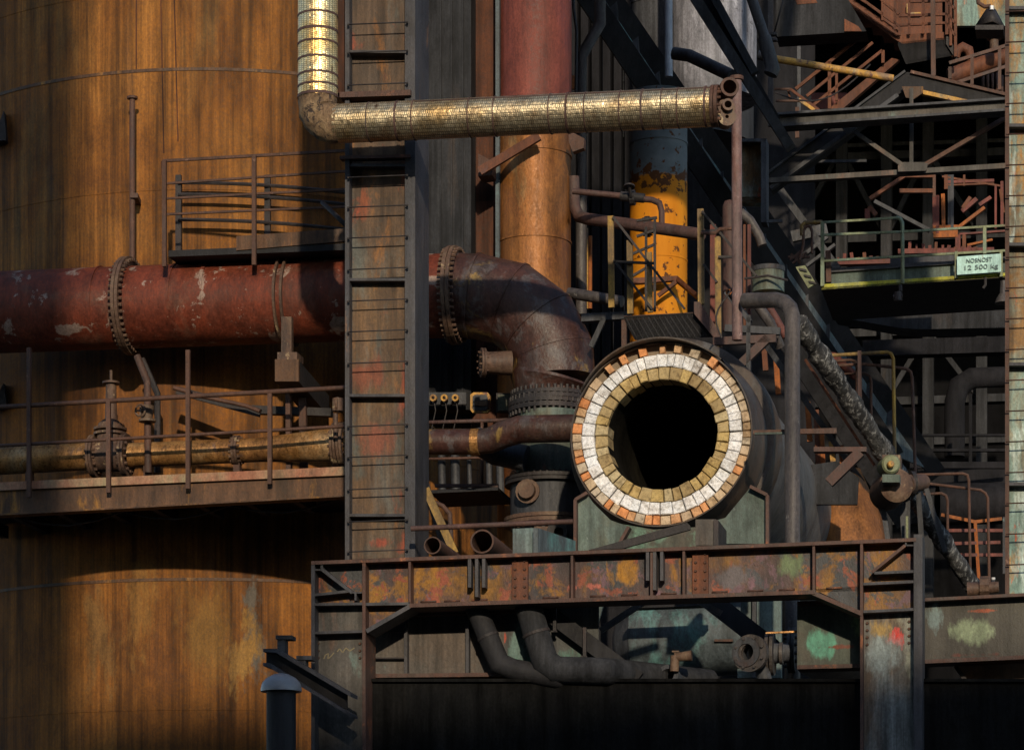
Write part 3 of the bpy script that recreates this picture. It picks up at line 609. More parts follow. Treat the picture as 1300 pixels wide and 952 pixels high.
for x, r in ((560, .05), (577, .06), (595, .03), (620, .04), (634, .05)):
    t.add('pipe', M_dark).tube([Q(x, 560, 37.2), Q(x+2, 640, 37.2)], r, 10)
t = Thing('leaning_plank', 'brown battered plank leaning diagonally beside the foot of the ribbed column', 'plank')
m = t.add('plank', M_yelpost); m.pbar(540, 620, 577, 702, 33.6, .09, .04)
t = Thing('leaning_channel', 'grey steel channel leaning diagonally behind the brown plank', 'channel')
m = t.add('channel', M_grpipe); m.pbar(530, 583, 566, 702, 34, .08, .06)
t = Thing('bent_conduit', 'thin bent brown conduit arching behind the leaning plank', 'conduit')
t.add('conduit', M_rail).tube([Q(552, 638, 34.3), Q(562, 642, 34.3), Q(571, 652, 34.3), Q(574, 700, 34.3)], .028, 10)
t = Thing('thin_crossbar', 'thin dark red bar running level just above the portal beam', 'bar')
t.add('bar', M_darkred).tube([Q(522, 671, 32.6), Q(700, 663, 32.6), Q(728, 662, 32.6)], .030, 10)
for i, (x, y, r) in enumerate(((549, 692, .095), (612, 687, .13))):
    t = Thing('open_pipe_end', ('smaller', 'larger')[i]+' of two open dark pipe ends lying on the portal beam', 'pipe', 'open pipe ends on the beam')
    c = Q(x, y, 31.4); m = t.add('pipe', M_rail)
    m.lathe(c, V*-1, [(0, r*.86), (0, r), (-.05, r), (-1.8, r), (-1.8, r*.86)], 32, True)
t = Thing('beam_stub', 'short teal-grey channel block standing on the portal beam left of the cradle', 'block')
m = t.add('web', M_teal); m.rect(651, 671, 677, 703, 31.5, .06, 670, 702)
m = t.add('flange', M_bluegrey); m.prism([Q(677, 670, 31.4), Q(683, 670, 31.4), Q(683, 702, 31.4), Q(677, 702, 31.4)], V*.9+U*.25)

# ================================================================== BRICK MOUTH
tanm = .25; am = math.atan(tanm); AX = Vec((math.sin(am), math.cos(am), 0)); AXn = Vec((math.cos(am), -math.sin(am), 0))
MC = P(840, 552, 33.0); kx = 33.0/F
def mp(r, an, d):                                   # polar point on the mouth face (r px)
    return MC+AXn*(math.cos(an)*r*kx*1.012)+W*(math.sin(an)*r*kx)+AX*d
t = Thing('brick_lined_duct', 'open mouth of a wide steel duct lined with rings of orange, white and ochre firebrick', 'duct')
def brick_ring(m, ra, rb, n, depth, jit, gapf, topgap=False, proud=0):
    a = 0
    ws = [random.uniform(.75, 1.25) for _ in range(n)]; tot = sum(ws)
    for i, w in enumerate(ws):
        da = 2*math.pi*w/tot; g = gapf/((ra+rb)/2)
        a0, a1 = a+g, a+da-g; a += da
        mid = math.degrees((a0+a1)/2) % 360
        jd = random.uniform(-jit, jit)*1.6-proud; a0 += random.uniform(0, g*1.5); a1 -= random.uniform(0, g*1.5)
        r0 = ra+random.uniform(-1.2, .6) if ra < 80 else ra+random.uniform(-.2, .4); r1 = rb+random.uniform(-.5, .3)
        if topgap and 48 < mid < 135:
            if i % 2: r1 -= random.uniform(2, 6); jd += .10; r0 += 4
            else: jd -= .03; a0 += g*2; a1 -= g*2
        sk = random.uniform(-.006, .006)
        f = [mp(r0, a0, jd), mp(r0, a1+sk, jd+random.uniform(-.015, .015)), mp(r1+random.uniform(-1, .5), a1+sk, jd+random.uniform(-.015, .015)), mp(r1+random.uniform(-1, .5), a0, jd)]
        b = len(m.v); off = AX*depth
        # chamfered brick face
        cen = sum(f, Vec())/4
        inner = [p.lerp(cen, random.uniform(.05, .22))-AX*random.uniform(.003, .014) for p in f]
        m.v += inner+f+[p+off for p in f]
        m.face((b, b+1, b+2, b+3))
        for q in range(4):
            q2 = (q+1) % 4
            m.face((b+q, b+4+q, b+4+q2, b+q2)); m.face((b+4+q, b+8+q, b+8+q2, b+4+q2))
        m.face((b+11, b+10, b+9, b+8))
m = t.add('outer_brick_ring', M_bo); brick_ring(m, 103, 114.8, 58, .25, .012, .35, True)
m = t.add('insulation_ring', M_bw); brick_ring(m, 86.5, 102.6, 46, .25, .012, .30, False, .005)
m = t.add('inner_brick_ring', M_bi); brick_ring(m, 70.5, 86, 38, .3, .02, .30, False, .0)
m = t.add('mortar_bed', plain('dusty_mortar', (.22, .17, .12), .95)); m.lathe(MC+AX*.06, AX, [(0, 72*kx), (0, 115.2*kx), (.2, 115.2*kx), (.2, 72*kx)], 96)
m = t.add('bore', M_bore); m.lathe(MC+AX*.05, AX, [(0, 71*kx), (7, 71*kx), (7, .02), (7.1, .02), (7.1, 73*kx), (0, 73*kx)], 72, True)
m = t.add('shell_rim', M_mjack)
m.lathe(MC, AX, [(-.05, 115.6*kx), (-.05, 117.4*kx), (.30, 118*kx), (.45, 124*kx), (1.0, 126*kx), (1.0, 115.6*kx)], 96, True)
m = t.add('hood_lip', M_mjack)                       # torn lip standing proud round the top left
N = 26; base = len(m.v); lip = []
for i in range(N+1):
    an = math.radians(50+(150-50)*i/N); w = .16*max(math.sin(math.pi*i/N), 0)**.6
    lip.append((mp(117.5, an, -.04-w), mp(119.5, an, -.04-w), mp(119.5, an, .2), mp(117.5, an, .2)))
for i in range(N):
    A_, B_ = lip[i], lip[i+1]; b = len(m.v); m.v += list(A_)+list(B_)
    for q in range(4):
        m.face((b+q, b+(q+1) % 4, b+4+(q+1) % 4, b+4+q), True)
m = t.add('collar', M_mjack); cc = P(852, 561, 33.65)
m.lathe(cc, AX, [(-.02, .9), (-.02, 1.17), (.0, 1.20), (.5, 1.22), (.5, .9)], 96, True)
m = t.add('body', M_duct); m.lathe(cc+AX*.45, AX, [(0, .9), (0, 1.14), (14, 1.14), (14, .9)], 96, True)
# cradle
t = Thing('duct_cradle', 'flaking turquoise cradle plates carrying the brick-lined duct on the portal beam', 'cradle')
YK = 32.6
m = t.add('left_cheek', M_cradle); m.plate([(731, 636), (745, 627), (752, 637), (775, 660), (797, 668), (789, 699), (731, 699)], YK, .06)
m = t.add('right_cheek', M_cradle); m.plate([(919, 690), (903, 662), (921, 657), (953, 618), (972, 629), (973, 690)], YK, .06)
m = t.add('back_plate', M_olive); m.plate([(731, 690), (760, 660), (830, 672), (900, 668), (973, 640), (973, 695), (731, 699)], YK+.4, .06)
for pts in (((730, 699), (730, 634), (745, 625)), ((952, 617), (974, 628), (974, 690)), ((782, 697), (798, 668))):
    for a_, b_ in zip(pts, pts[1:]):
        s = t.add('edge_angle', M_pedge); s.pbar(*a_, *b_, YK-.10, .035, .14)
t = Thing('cradle_post', 'short dark bracket post under the mouth, in the middle of the portal beam top', 'bracket')
m = t.add('face', M_pgrey); m.rect(883, 659, 909, 692, 31.45, .05)
m = t.add('cheek', M_cable); m.prism([Q(906, 659, 31.42), Q(912, 660, 31.42), Q(912, 692, 31.42), Q(906, 692, 31.42)], V*.7)
t = Thing('fallen_channel', 'dark steel strip propped in a low diagonal from the beam up to the bracket post', 'strip')
t.add('strip', M_cable).plate([(747, 698), (872, 663), (876, 667), (876, 672), (790, 696)], 31.2, .05)
t = Thing('sight_bar', 'thin level angle bar with pale patches sticking out right of the brick mouth', 'bar')
m = t.add('bar', M_rail); m.rect(956, 546, 1062, 551, 32.6, .04, 543, 550)
m = t.add('lip', M_cradle); m.rect(958, 549, 1008, 551.5, 32.56, .03, 548, 550.5)

# ================================================================== PORTAL FRAME
YP = 31.0
t = Thing('portal_frame', 'heavy riveted portal frame with patchy orange and purple paint across the foreground', 'portal frame')
def yt(x): return 713-(x-395)*.0385        # top edge of the beam
def yb(x): return 773-(x-395)*.0335
def PB(m, x1, y1, x2, y2, th=.03, Y=YP, y3=None, y4=None): m.rect(x1, y1, x2, y2, Y, th, y3, y4)
m = t.add('beam_web', M_portal); m.plate([(463, yt(463)), (1095, yt(1095)), (1095, yb(1095)), (463, yb(463))], YP+.15, .03)
m = t.add('top_flange', M_pedge); m.plate([(395, yt(395)-1), (1163, yt(1163)-1), (1163, yt(1163)+3.5), (395, yt(395)+3.5)], YP-.02, .42)
m = t.add('bottom_flange', M_pedge); m.plate([(520, yb(520)-3), (1035, yb(1035)-3), (1035, yb(1035)+2), (520, yb(520)+2)], YP-.03, .42)
for x in (520, 827, 868, 726, 1033):
    s = t.add('stiffener', M_pedge); s.rect(x-1.5, yt(x)+3, x+1.5, yb(x)-3, YP, .15)
for x0 in (594, 820):
    for dx in (0, 9, 18): 
        s = t.add('stiffener', M_colside); s.rect(x0+dx, yt(x0)+3, x0+dx+4, yt(x0)+(40 if dx != 9 else 52), YP-.01, .13)
for x in (660, 889):
    s = t.add('splice_plate', M_rustp, None, 'red-brown riveted splice plate'); s.rect(x-10, yt(x)+3, x+10, yb(x)-2, YP+.10, .06)
    for i in range(5):
        for dx in (-6, 6):
            r = t.add('rivet', M_rail, s)
            c = Q(x+dx, yt(x)+9+i*11, YP+.10); r.tube([c, c-V*.02], [.018, .010], 8)
# left leg
m = t.add('left_leg_web', M_portal); m.plate([(399, 716), (463, 713), (463, 767), (399, 768)], YP+.16, .03)
m = t.add('left_leg_panel', M_pgrey); m.plate([(399, 768), (463, 767), (463, 1300), (399, 1300)], YP+.16, .03)
m = t.add('leg_flange', M_colside); m.rect(395, 714, 399.5, 1300, YP-.01, .45)
m = t.add('leg_flange', M_pedge); m.rect(460, 710, 464, 1300, YP-.01, .45)
for (x1, y1, x2, y2) in ((399, 767, 461, 766), (399, 803, 461, 801), (399, 755, 443, 750)):
    s = t.add('gusset_bar', M_colside); s.pbar(x1, y1, x2, y2, YP, .028, .16)
s = t.add('gusset_bar', M_colside); s.pbar(408, 722, 447, 752, YP-.005, .035, .16)
s = t.add('gusset_bar', M_colside); s.rect(407, 714, 410, 724, YP, .15); s.rect(399, 722, 409, 724, YP, .15)
s = t.add('gusset_bar', M_colside); s.rect(447, 751, 459, 753, YP, .15); s.rect(450, 753, 452.5, 762, YP, .15)
m = t.add('haunch_web', M_portal); m.plate([(464, yb(464)-6), (520, yb(520)-4), (466, 800)], YP+.15, .03)
s = t.add('haunch_flange', M_colside); s.pbar(465, 801, 521, yb(521), YP-.02, .045, .4)
s = t.add('haunch_flange', M_colside); s.pbar(464, yb(464)-4, 521, yb(521)-3, YP, .03, .15)
# right leg
m = t.add('right_leg_web', M_portal); m.plate([(1095, 690), (1160, 687), (1160, 775), (1095, 777)], YP+.16, .03)
m = t.add('right_leg_panel', M_pleg); m.plate([(1095, 777), (1160, 775), (1160, 1300), (1095, 1300)], YP+.16, .03)
m = t.add('leg_flange', M_pedge); m.rect(1092, 685, 1095.5, 1300, YP-.01, .45)
m = t.add('leg_flange', M_colside); m.rect(1160, 678, 1171, 1300, YP-.01, .45)
for (x1, y1, x2, y2) in ((1096, 741, 1160, 738), (1096, 776, 1160, 773), (1110, 727, 1160, 725)):
    s = t.add('gusset_bar', M_colside); s.pbar(x1, y1, x2, y2, YP, .028, .16)
s = t.add('gusset_bar', M_pedge); s.pbar(1107, 726, 1149, 692, YP-.005, .03, .16)
s = t.add('gusset_bar', M_colside); s.rect(1149, 682, 1151, 693, YP, .15); s.rect(1150, 691, 1160, 693, YP, .15)
m = t.add('haunch_web', M_portal); m.plate([(1033, yb(1033)-4), (1094, yb(1094)-6), (1094, 777)], YP+.15, .03)
s = t.add('haunch_flange', M_pedge); s.pbar(1031, yb(1031), 1095, 779, YP-.02, .045, .4)
for x0, y0, dx, dy, n in ((470, 716, 9.6, -.37, 5), (530, 714, 9.6, -.37, 6), (404, 808, 0, 9, 4), (457, 808, 0, 9, 4), (1101, 782, 0, 9, 5), (1154, 780, 0, 9, 5)):
    s = t.add('bolt_row', M_rail)
    for i in range(n):
        c = Q(x0+dx*i, y0+dy*i+(3 if dx else 0), YP+.16); s.tube([c, c-V*.022], [.018, .012], 6)
for x in (545, 575, 610, 700, 760, 800, 850, 915, 960, 1000, 1060):
    s = t.add('weld_bead', M_pedge); s.tube([Q(x-11, yb(x)-4, YP+.14), Q(x+9, yb(x)-5, YP+.14)], .012, 6)
s = t.add('chalk_scrawl', M_red_ink)                 # faint scribble on the left leg
for pts in (((411, 836), (413, 831), (417, 829), (416, 836), (420, 833), (424, 828)), ((428, 827), (431, 823), (435, 828), (439, 822), (444, 826), (450, 822))):
    for a_, b_ in zip(pts, pts[1:]): s.pbar(*a_, *b_, YP+.155, .012, .004)
# ------------------------------------------------------------------ girders and panels behind the portal
t = Thing('plate_girder', 'dull grey plate girder with upright stiffeners behind the left half of the portal', 'girder')
YH = 31.5
m = t.add('web', M_pgrey); m.rect(464, 776, 640, 858, YH+.1, .04)
m = t.add('teal_web', M_tealweb, None, 'panel with a bright teal paint patch'); m.rect(640, 770, 760, 858, YH+.1, .04)
for x in (515, 593): s = t.add('stiffener', M_colside); s.rect(x-2, 778, x+2, 858, YH, .12)
m = t.add('bottom_flange', M_pedge); m.rect(464, 855, 760, 860, YH-.02, .4, 852, 857)
m = t.add('top_flange', M_darkred); m.rect(515, 776, 664, 782, YH-.02, .4, 770, 776)
for y in (800, 834): s = t.add('rung', M_cable); s.rect(468, y, 515, y+1.5, YH+.02, .05)
t = Thing('channel_strip', 'maroon level channel between the portal beam and the grey girder', 'channel')
t.add('channel', M_maroon).rect(515, 768, 664, 775, YH-.12, .1, 763, 771)
t = Thing('plate_girder', 'olive and teal stained girder behind the right half of the portal', 'girder')
YH = 31.45
m = t.add('web', M_olive2); m.rect(1012, 765, 1094, 846, YH+.1, .04)
m = t.add('top_flange', M_pedge); m.rect(1012, 763, 1094, 767, YH-.02, .3, 761, 765)
m = t.add('bottom_flange', M_pedge); m.rect(1012, 844, 1094, 849, YH-.02, .3, 842, 847)
t = Thing('plate_girder', 'deep girder with a pale mint scraped patch right of the portal', 'girder')
YR = 31.6
m = t.add('web', M_mint); m.rect(1171, 762, 1330, 838, YR+.1, .04, 755, 832)
m = t.add('top_flange', M_pedge); m.rect(1171, 759, 1330, 763, YR-.05, .35, 751, 755)
m = t.add('bottom_flange', M_pedge); m.rect(1171, 837, 1330, 842, YR-.05, .35, 830, 835)
t = Thing('low_brace', 'rusty brown gusset sheet below the mint-patched girder', 'brace')
m = t.add('sheet', M_plat); m.plate([(1214, 845), (1330, 838), (1330, 900), (1250, 900)], YR+.4, .04)
s = t.add('edge', M_cable); s.pbar(1213, 845, 1252, 900, YR+.3, .04, .1)
t = Thing('horizontal_vessel', 'dark blue-grey drum lying behind the portal under the brick mouth', 'vessel')
YD = 34.4
m = t.add('drum', M_bluegrey); m.tube([Q(805, 815, YD), Q(945, 808, YD)], .44, 48)
m = t.add('end_cap', M_dark); m.lathe(Q(805, 815, YD), U*-1, [(0, .44), (.16, .34), (.24, .12), (.25, .01), (0, .01)], 48, True)
s = t.add('step', M_rail); s.rect(907, 811, 930, 814, YD-.48, .1)
t = Thing('dark_platform_edge', 'black perforated channel under the portal beam above the blue-grey drum', 'channel')
m = t.add('channel', M_blk); m.rect(800, 765, 905, 772, 33.2, .2, 760, 768)
t = Thing('backing_panel', 'teal-tinged sheet standing behind the black diagonal under the beam', 'panel')
m = t.add('sheet', M_teal); m.plate([(700, 762), (768, 760), (748, 830), (700, 858)], 33.4, .05)
t = Thing('backing_panel', 'upright teal-grey sheet between the drum and the grey standpipe', 'panel')
m = t.add('sheet', M_teal); m.rect(936, 752, 992, 860, 34.2, .08)
s = t.add('rib', M_dark); s.rect(955, 752, 960, 860, 34.1, .08)
for i, (pts, lab) in enumerate(((((762, 800), (827, 757)), 'grey angle brace rising to the right from the black diagonal up to the portal beam'),
                                (((712, 776), (740, 757)), 'short grey angle brace at the top left of the black diagonal'),
                                (((878, 758), (915, 778)), 'short grey angle brace at the top of the right black diagonal'))):
    t = Thing('angle_brace', lab, 'brace'); t.add('angle', M_pgrey).pbar(*pts[0], *pts[1], 32.0, .065, .05)
t = Thing('black_diagonal', 'broad black channel sloping down right under the left part of the beam', 'brace')
m = t.add('channel', M_blk); m.pbar(673, 760, 810, 862, 31.44, .17, .06)
for x, y in ((704, 790), (742, 822)): s = t.add('hanger', M_cable); s.rect(x-2, y-26, x+2, y+12, 31.38, .05); s.rect(x-5, y+10, x+3, y+12, 31.38, .05)
t = Thing('black_diagonal', 'broad black channel sloping down right towards the grey valve', 'brace')
m = t.add('channel', M_blk); m.pbar(890, 752, 980, 822, 32.3, .21, .2)
t = Thing('drain_bar', 'thin level bar with a bright worn spot crossing the grey standpipe', 'bar')
t.add('bar', M_smpipe).rect(972, 802, 1062, 804, 31.75, .04, 798, 800.5)
for pts, r, lab in ((((600, 762), (612, 790), (634, 842), (650, 849), (705, 860), (900, 872)), .115, 'left of two fat black pipes dropping and bending right under the beam'),
                    (((668, 760), (675, 785), (692, 840), (706, 850), (770, 852), (900, 866)), .145, 'right, fatter of two black pipes dropping and bending right under the beam')):
    t = Thing('bent_pipe', lab, 'pipe', 'black pipes under the beam')
    t.add('pipe', M_blk if r < .12 else M_mid).tube([Q(x, y, (31.28 if r > .12 else 31.32)+(1.3 if (x, y) == pts[-1] else 0)) for x, y in pts], r, 24)
    for q0, q1 in ((pts[1], pts[2]),):
        Yq = 31.28 if r > .12 else 31.32
        a_, b_ = Q(*q0, Yq), Q(*q1, Yq); t.add('weld_ring', M_cable).ring(a_.lerp(b_, .35), b_-a_, r*.9, r*1.06, .03, 24)
t = Thing('standpipe', 'grey pipe standing right of the mouth, hooking over to the left at its top', 'pipe')
m = t.add('pipe', M_grpipe)
m.tube([Q(945, 382, 32.9), Q(985, 381, 32.7), Q(996, 384, 32.6), Q(1003, 391, 32.5), Q(1006, 402, 32.4), Q(1006, 900, 32.4)], [.085]*6, 24)
s = t.add('flange', M_grpipe); s.flange(Q(1006, 826, 32.4), U, .05, .26, .04, 12, .02)
t = Thing('flanged_valve', 'grey flanged valve with an open round port at the bottom beside the standpipe', 'valve')
m = t.add('body', M_dark); m.tube([Q(950, 830, 31.95), Q(1000, 828, 32.1)], [.15, .10], 24)
m = t.add('port', M_dark); m.lathe(Q(953, 829, 31.8), (V*-1-U*.3), [(-.1, .09), (.14, .09), (.14, .16), (.10, .165), (-.1, .15)], 28)
s = t.add('port_flange', M_grpipe, m); s.flange(Q(953, 829, 31.7), (V*-1-U*.3), .10, .20, .03, 8, .015)
for x, r in ((975, .23), (981, .24), (992, .12)): s = t.add('flange', M_grpipe); s.ring(Q(x, 829, 32.0), U, .05, r, .035, 28)
s = t.add('drain', M_dark); s.tube([Q(965, 838, 31.9), Q(972, 868, 31.9)], .08, 14)
t = Thing('tap_valve', 'little old tap with T-handle above an open pipe end at the very bottom', 'valve')
m = t.add('tap', M_valve); m.tube([Q(856, 852, 31.7), Q(857, 832, 31.7)], .05, 12); m.tube([Q(857, 834, 31.7), Q(878, 832, 31.7)], [.045, .06], 12)
s = t.add('handle', M_valve); s.tube([Q(857, 832, 31.7), Q(857, 827, 31.7)], .012, 8); s.rect(853, 825.5, 862, 827.5, 31.68, .03)
m = t.add('pipe_end', M_dark); m.lathe(Q(849, 860, 31.8), (V*-1-U*.2+W*.4), [(-.4, .08), (.06, .08), (.06, .13), (-.4, .13)], 24)

# bottom left beam with white dome
t = Thing('black_rail_beam', 'black flanged beam running down right in front of the vessel at the bottom left', 'beam')
m = t.add('web', M_blk); m.plate([(338, 826), (350, 826), (440, 880), (440, 900), (338, 845)], 30.6, .05)
m = t.add('top_flange', M_colside); m.plate([(334, 823), (351, 823), (445, 879), (445, 884), (350, 828), (334, 827)], 30.45, .3)
m = t.add('bottom_flange', M_colside); m.plate([(334, 841), (342, 841), (445, 905), (445, 909), (340, 846), (334, 845)], 30.45, .3)
for x, y in ((352, 807), (378, 833)):
    s = t.add('lug', M_dark); s.rect(x, y, x+10, y+24, 30.7, .12); s.rect(x-2, y-1, x+18, y+4, 30.68, .18)
t = Thing('vent_pipe', 'dark vent pipe with pale dome cap at the bottom, left of the portal leg', 'vent')
m = t.add('cap', plain('pale_enamel', (.22, .22, .235), .4)); m.lathe(Q(357, 874, 30.0), W, [(-.03, .195), (-.03, .215), (0, .215), (.06, .20), (.11, .155), (.15, .08), (.165, .005), (0, .005)], 36, True)
m = t.add('pipe', M_blk); m.tube([Q(357, 1250, 30.0), Q(357, 874, 30.0)], .155, 28)
# foundation wall under the plant
t = Thing('foundation_wall', 'near-black concrete wall under the portal frame', 'wall')
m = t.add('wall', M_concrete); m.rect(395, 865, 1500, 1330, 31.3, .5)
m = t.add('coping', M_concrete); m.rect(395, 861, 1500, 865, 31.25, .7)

# ================================================================== CENTRE RIGHT: silo, pipes, little platform
t = Thing('ochre_silo', 'upright round tank, bright ochre below and shaded grey above with rust spots', 'silo')
m = t.add('shell', M_silo); m.tube([P(836, 470, 39), P(836, 120, 39)], .385, 48)
s = t.add('band', M_silo); s.ring(P(836, 184, 39), W, .38, .395, .03, 48)
s = t.add('band', M_silo); s.ring(P(836, 333, 39), W, .38, .392, .02, 48)
s = t.add('base_shelf', M_rustp); s.prism([P(803, 353, 38.4), P(860, 350, 38.4), P(885, 372, 37.9), P(885, 378, 37.9), P(858, 356, 38.4), P(803, 360, 38.4)], Vec((0, .1, 0)))
s.bar(P(835, 375, 38.4), P(860, 356, 38.4), .05, .05)
YT = 36.6
t = Thing('thick_crosspipe', 'thick dull red-brown pipe crossing in front of the ochre silo', 'pipe')
m = t.add('pipe', M_darkred); m.tube([Q(728, 225, YT+1), Q(729, 262, YT+1), Q(735, 275, YT+1), Q(745, 278, YT+.9), Q(800, 285, YT+.5), Q(892, 298, YT)], .075, 20)
s = t.add('flange', M_cable); s.flange(Q(822, 288, YT+.45), U, .06, .13, .03, 8, .012)
t = Thing('valve_line', 'thinner red-brown pipe with a knobbly valve hooking down in front of the silo', 'pipe')
m = t.add('pipe', M_darkred); m.tube([Q(727, 243, YT+.3), Q(800, 250, YT+.3)], .038, 14)
m.tube([Q(806, 252, YT+.3), Q(828, 254, YT+.3), Q(837, 258, YT+.3), Q(840, 268, YT+.3), Q(840, 290, YT+.3)], .038, 14)
m = t.add('valve', M_cable); m.tube([Q(788, 249, YT+.3), Q(818, 252, YT+.3)], .06, 12); m.ring(Q(803, 251, YT+.3), U, .03, .10, .06, 12)
s = t.add('handwheel', M_cable, m); s.tube([Q(801, 250, YT+.2), Q(799, 236, YT+.1)], .02, 8); s.ring(Q(799, 237, YT+.1), W+V*.3, .03, .07, .02, 14)
t = Thing('standing_platform', 'small grated platform with leaning yellow-brown posts in front of the ochre silo', 'platform')
YN = 35.6
m = t.add('deck_edge', M_rail); m.rect(792, 401, 890, 407, YN, .08, 396, 402)
m = t.add('grating', M_blk); m.prism([Q(792, 405, YN), Q(888, 400, YN), Q(912, 428, YN), Q(806, 432, YN)], Vec((0, 0, .03)))
for i in range(14):
    s = t.add('grate_bar', M_blk); a_ = Q(795+i*7, 405-i*.35, YN); b_ = Q(809+i*7.4, 431-i*.3, YN); s.bar(a_+W*-.01, b_+W*-.01, .012, .03, W)
m = t.add('side_beam', M_darkred); m.plate([(881, 383), (888, 383), (916, 425), (916, 440), (881, 398)], YN-.1, .06)
for i, (x, y0, y1, w) in enumerate(((775, 274, 390, .07), (799, 305, 398, .07), (824, 320, 396, .06), (889, 265, 386, .075), (911, 300, 440, .07))):
    s = t.add('post', M_yelpost); s.pbar(x, y0, x+1, y1, YN-.05, w, .05)
for x1, y1, x2, y2 in ((778, 275, 869, 392), (779, 330, 828, 392), (779, 332, 830, 334), (891, 268, 960, 350), (893, 335, 910, 358), (890, 294, 912, 292), (912, 326, 932, 326)):
    s = t.add('brace', M_cable); s.pbar(x1, y1, x2, y2, YN-.09, .028, .03)
s = t.add('curved_rail', M_rail); s.tube([Q(890, 296, YN-.1), Q(908, 296, YN-.1), Q(914, 291, YN-.1), Q(932, 290, YN-.1)], .022, 8)
m = t.add('lower_beam', M_dark); m.rect(738, 398, 800, 408, YN+.3, .12, 395, 404)
s = t.add('leg', M_rail); s.pbar(792, 406, 792, 470, YN, .06, .06)
s = t.add('knee', M_dark); s.pbar(750, 440, 766, 405, YN+.3, .06, .05)
t = Thing('scaffold_frame', 'thin black angle-iron frame standing directly in front of the ochre silo', 'frame')
for x1, y1, x2, y2 in ((820, 288, 820, 395), (831, 278, 831, 395), (808, 300, 831, 292), (803, 350, 820, 340), (803, 322, 831, 310), (808, 280, 834, 276)):
    t.add('angle', M_cable).pbar(x1, y1, x2, y2, 36.5, .03, .03)
t = Thing('yellow_riser', 'thin yellow-orange pipe standing in the dark left of the ochre silo', 'pipe')
t.add('pipe', M_ypipe).tube([Q(744, 290, 40), Q(744, 392, 40)], .03, 10)
t = Thing('orange_riser', 'thin orange-red pipe right beside the thin yellow one', 'pipe')
t.add('pipe', M_orange).tube([Q(749, 300, 40.3), Q(749, 392, 40.3)], .03, 10)
t = Thing('low_crosspipe', 'dark grey pipe sloping gently right below the small platform posts', 'pipe')
t.add('pipe', M_grpipe).tube([Q(722, 372, 36.8), Q(790, 383, 36.6)], .07, 14)
t = Thing('kinked_pipe', 'grey pipe with a kink rising beside the copper-brown pipe up to the top', 'pipe')
m = t.add('pipe', M_grpipe); m.tube([Q(738, 400, 39), Q(738, 72, 39), Q(762, 30, 39), Q(757, -520, 39)], .075, 16)
t = Thing('thin_conduit', 'thin dark conduit bowed beside the copper-brown pipe at the top', 'conduit')
t.add('pipe', M_cable).tube([Q(731, 130, 38.4), Q(732, 40, 38.4), Q(728, 10, 38.4), Q(728, -520, 38.4)], .02, 8)
t = Thing('orange_glow_plate', 'tiny orange rust plate in the dark right of the copper-brown pipe', 'plate')
t.add('plate', M_orange).rect(724, 96, 732, 113, 41, .05)
t = Thing('red_standpipe', 'stubby round-topped red-brown pipe behind the lilac post', 'pipe')
m = t.add('pipe', M_darkred); m.tube([Q(926, 420, 36.3), Q(926, 262, 36.3)], .085, 18); m.lathe(Q(926, 262, 36.3), W, [(0, .085), (.06, .06), (.08, .005), (0, .005)], 18, True)
for x, c, wd in ((905, M_maroon, .07), (945, M_rustp, .03), (951, M_maroon, .04)):
    t = Thing('rust_strut', {905: 'broad maroon strut left of the round-topped red pipe', 945: 'thin terracotta strut just right of the lilac post', 951: 'maroon strut, second to the right of the lilac post'}[x], 'strut')
    t.add('strut', c).pbar(x, 285, x, 420, 36.9, wd, .06)
t = Thing('hooked_elbow', 'grey pipe elbow behind the lilac post bending down to the right', 'pipe')
t.add('pipe', M_grpipe).tube([Q(940, 270, 37.2), Q(952, 280, 37.2), Q(964, 300, 37.2), Q(968, 312, 37.2)], .06, 14)
t = Thing('dark_knee_braces', 'dark knee brace and stub beams under the standpipe hook', 'brace')
for x1, y1, x2, y2, w in ((940, 462, 975, 428, .10), (905, 433, 985, 429, .09), (920, 416, 990, 420, .08), (950, 400, 950, 470, .05), (921, 370, 952, 408, .05)):
    t.add('beam', M_darkred if w > .085 else M_dark).pbar(x1, y1, x2, y2, 34.4, w, .08)
t = Thing('red_ended_tube', 'thin dark tube with a red open end pointing at the viewer above the mouth', 'tube')
t.add('tube', M_dark).tube([Q(925, 371, 34.0), Q(952, 408, 35.0)], .032, 14); t.add('end_ring', M_orange).ring(Q(925, 371, 33.98), V, .02, .036, .02, 14)
t = Thing('painted_canister', 'round canister with peeling teal and white paint behind the standpipe hook', 'canister')
m = t.add('body', M_cradle); m.tube([Q(975, 372, 36.5), Q(975, 345, 36.5)], .2, 28)
m = t.add('lid', M_dark); m.tube([Q(975, 346, 36.5), Q(975, 340, 36.5)], .21, 28)
m = t.add('hanger_wire', M_cable); m.tube([Q(945, 354, 36.2), Q(975, 350, 36.2), Q(1000, 356, 36.2)], .015, 6)
m = t.add('neck', M_ypipe); m.tube([Q(972, 400, 36.5), Q(972, 372, 36.5)], .06, 12)
t = Thing('grey_tapping_pipe', 'small dark pipe bundle dropping behind the standpipe hook', 'pipe')
t.add('pipe', M_grpipe).tube([Q(962, 388, 34.6), Q(978, 410, 34.6), Q(990, 440, 34.8)], .06, 12)
t.add('pipe', M_maroon).tube([Q(975, 388, 34.8), Q(985, 404, 34.8), Q(998, 428, 34.8)], .045, 12)

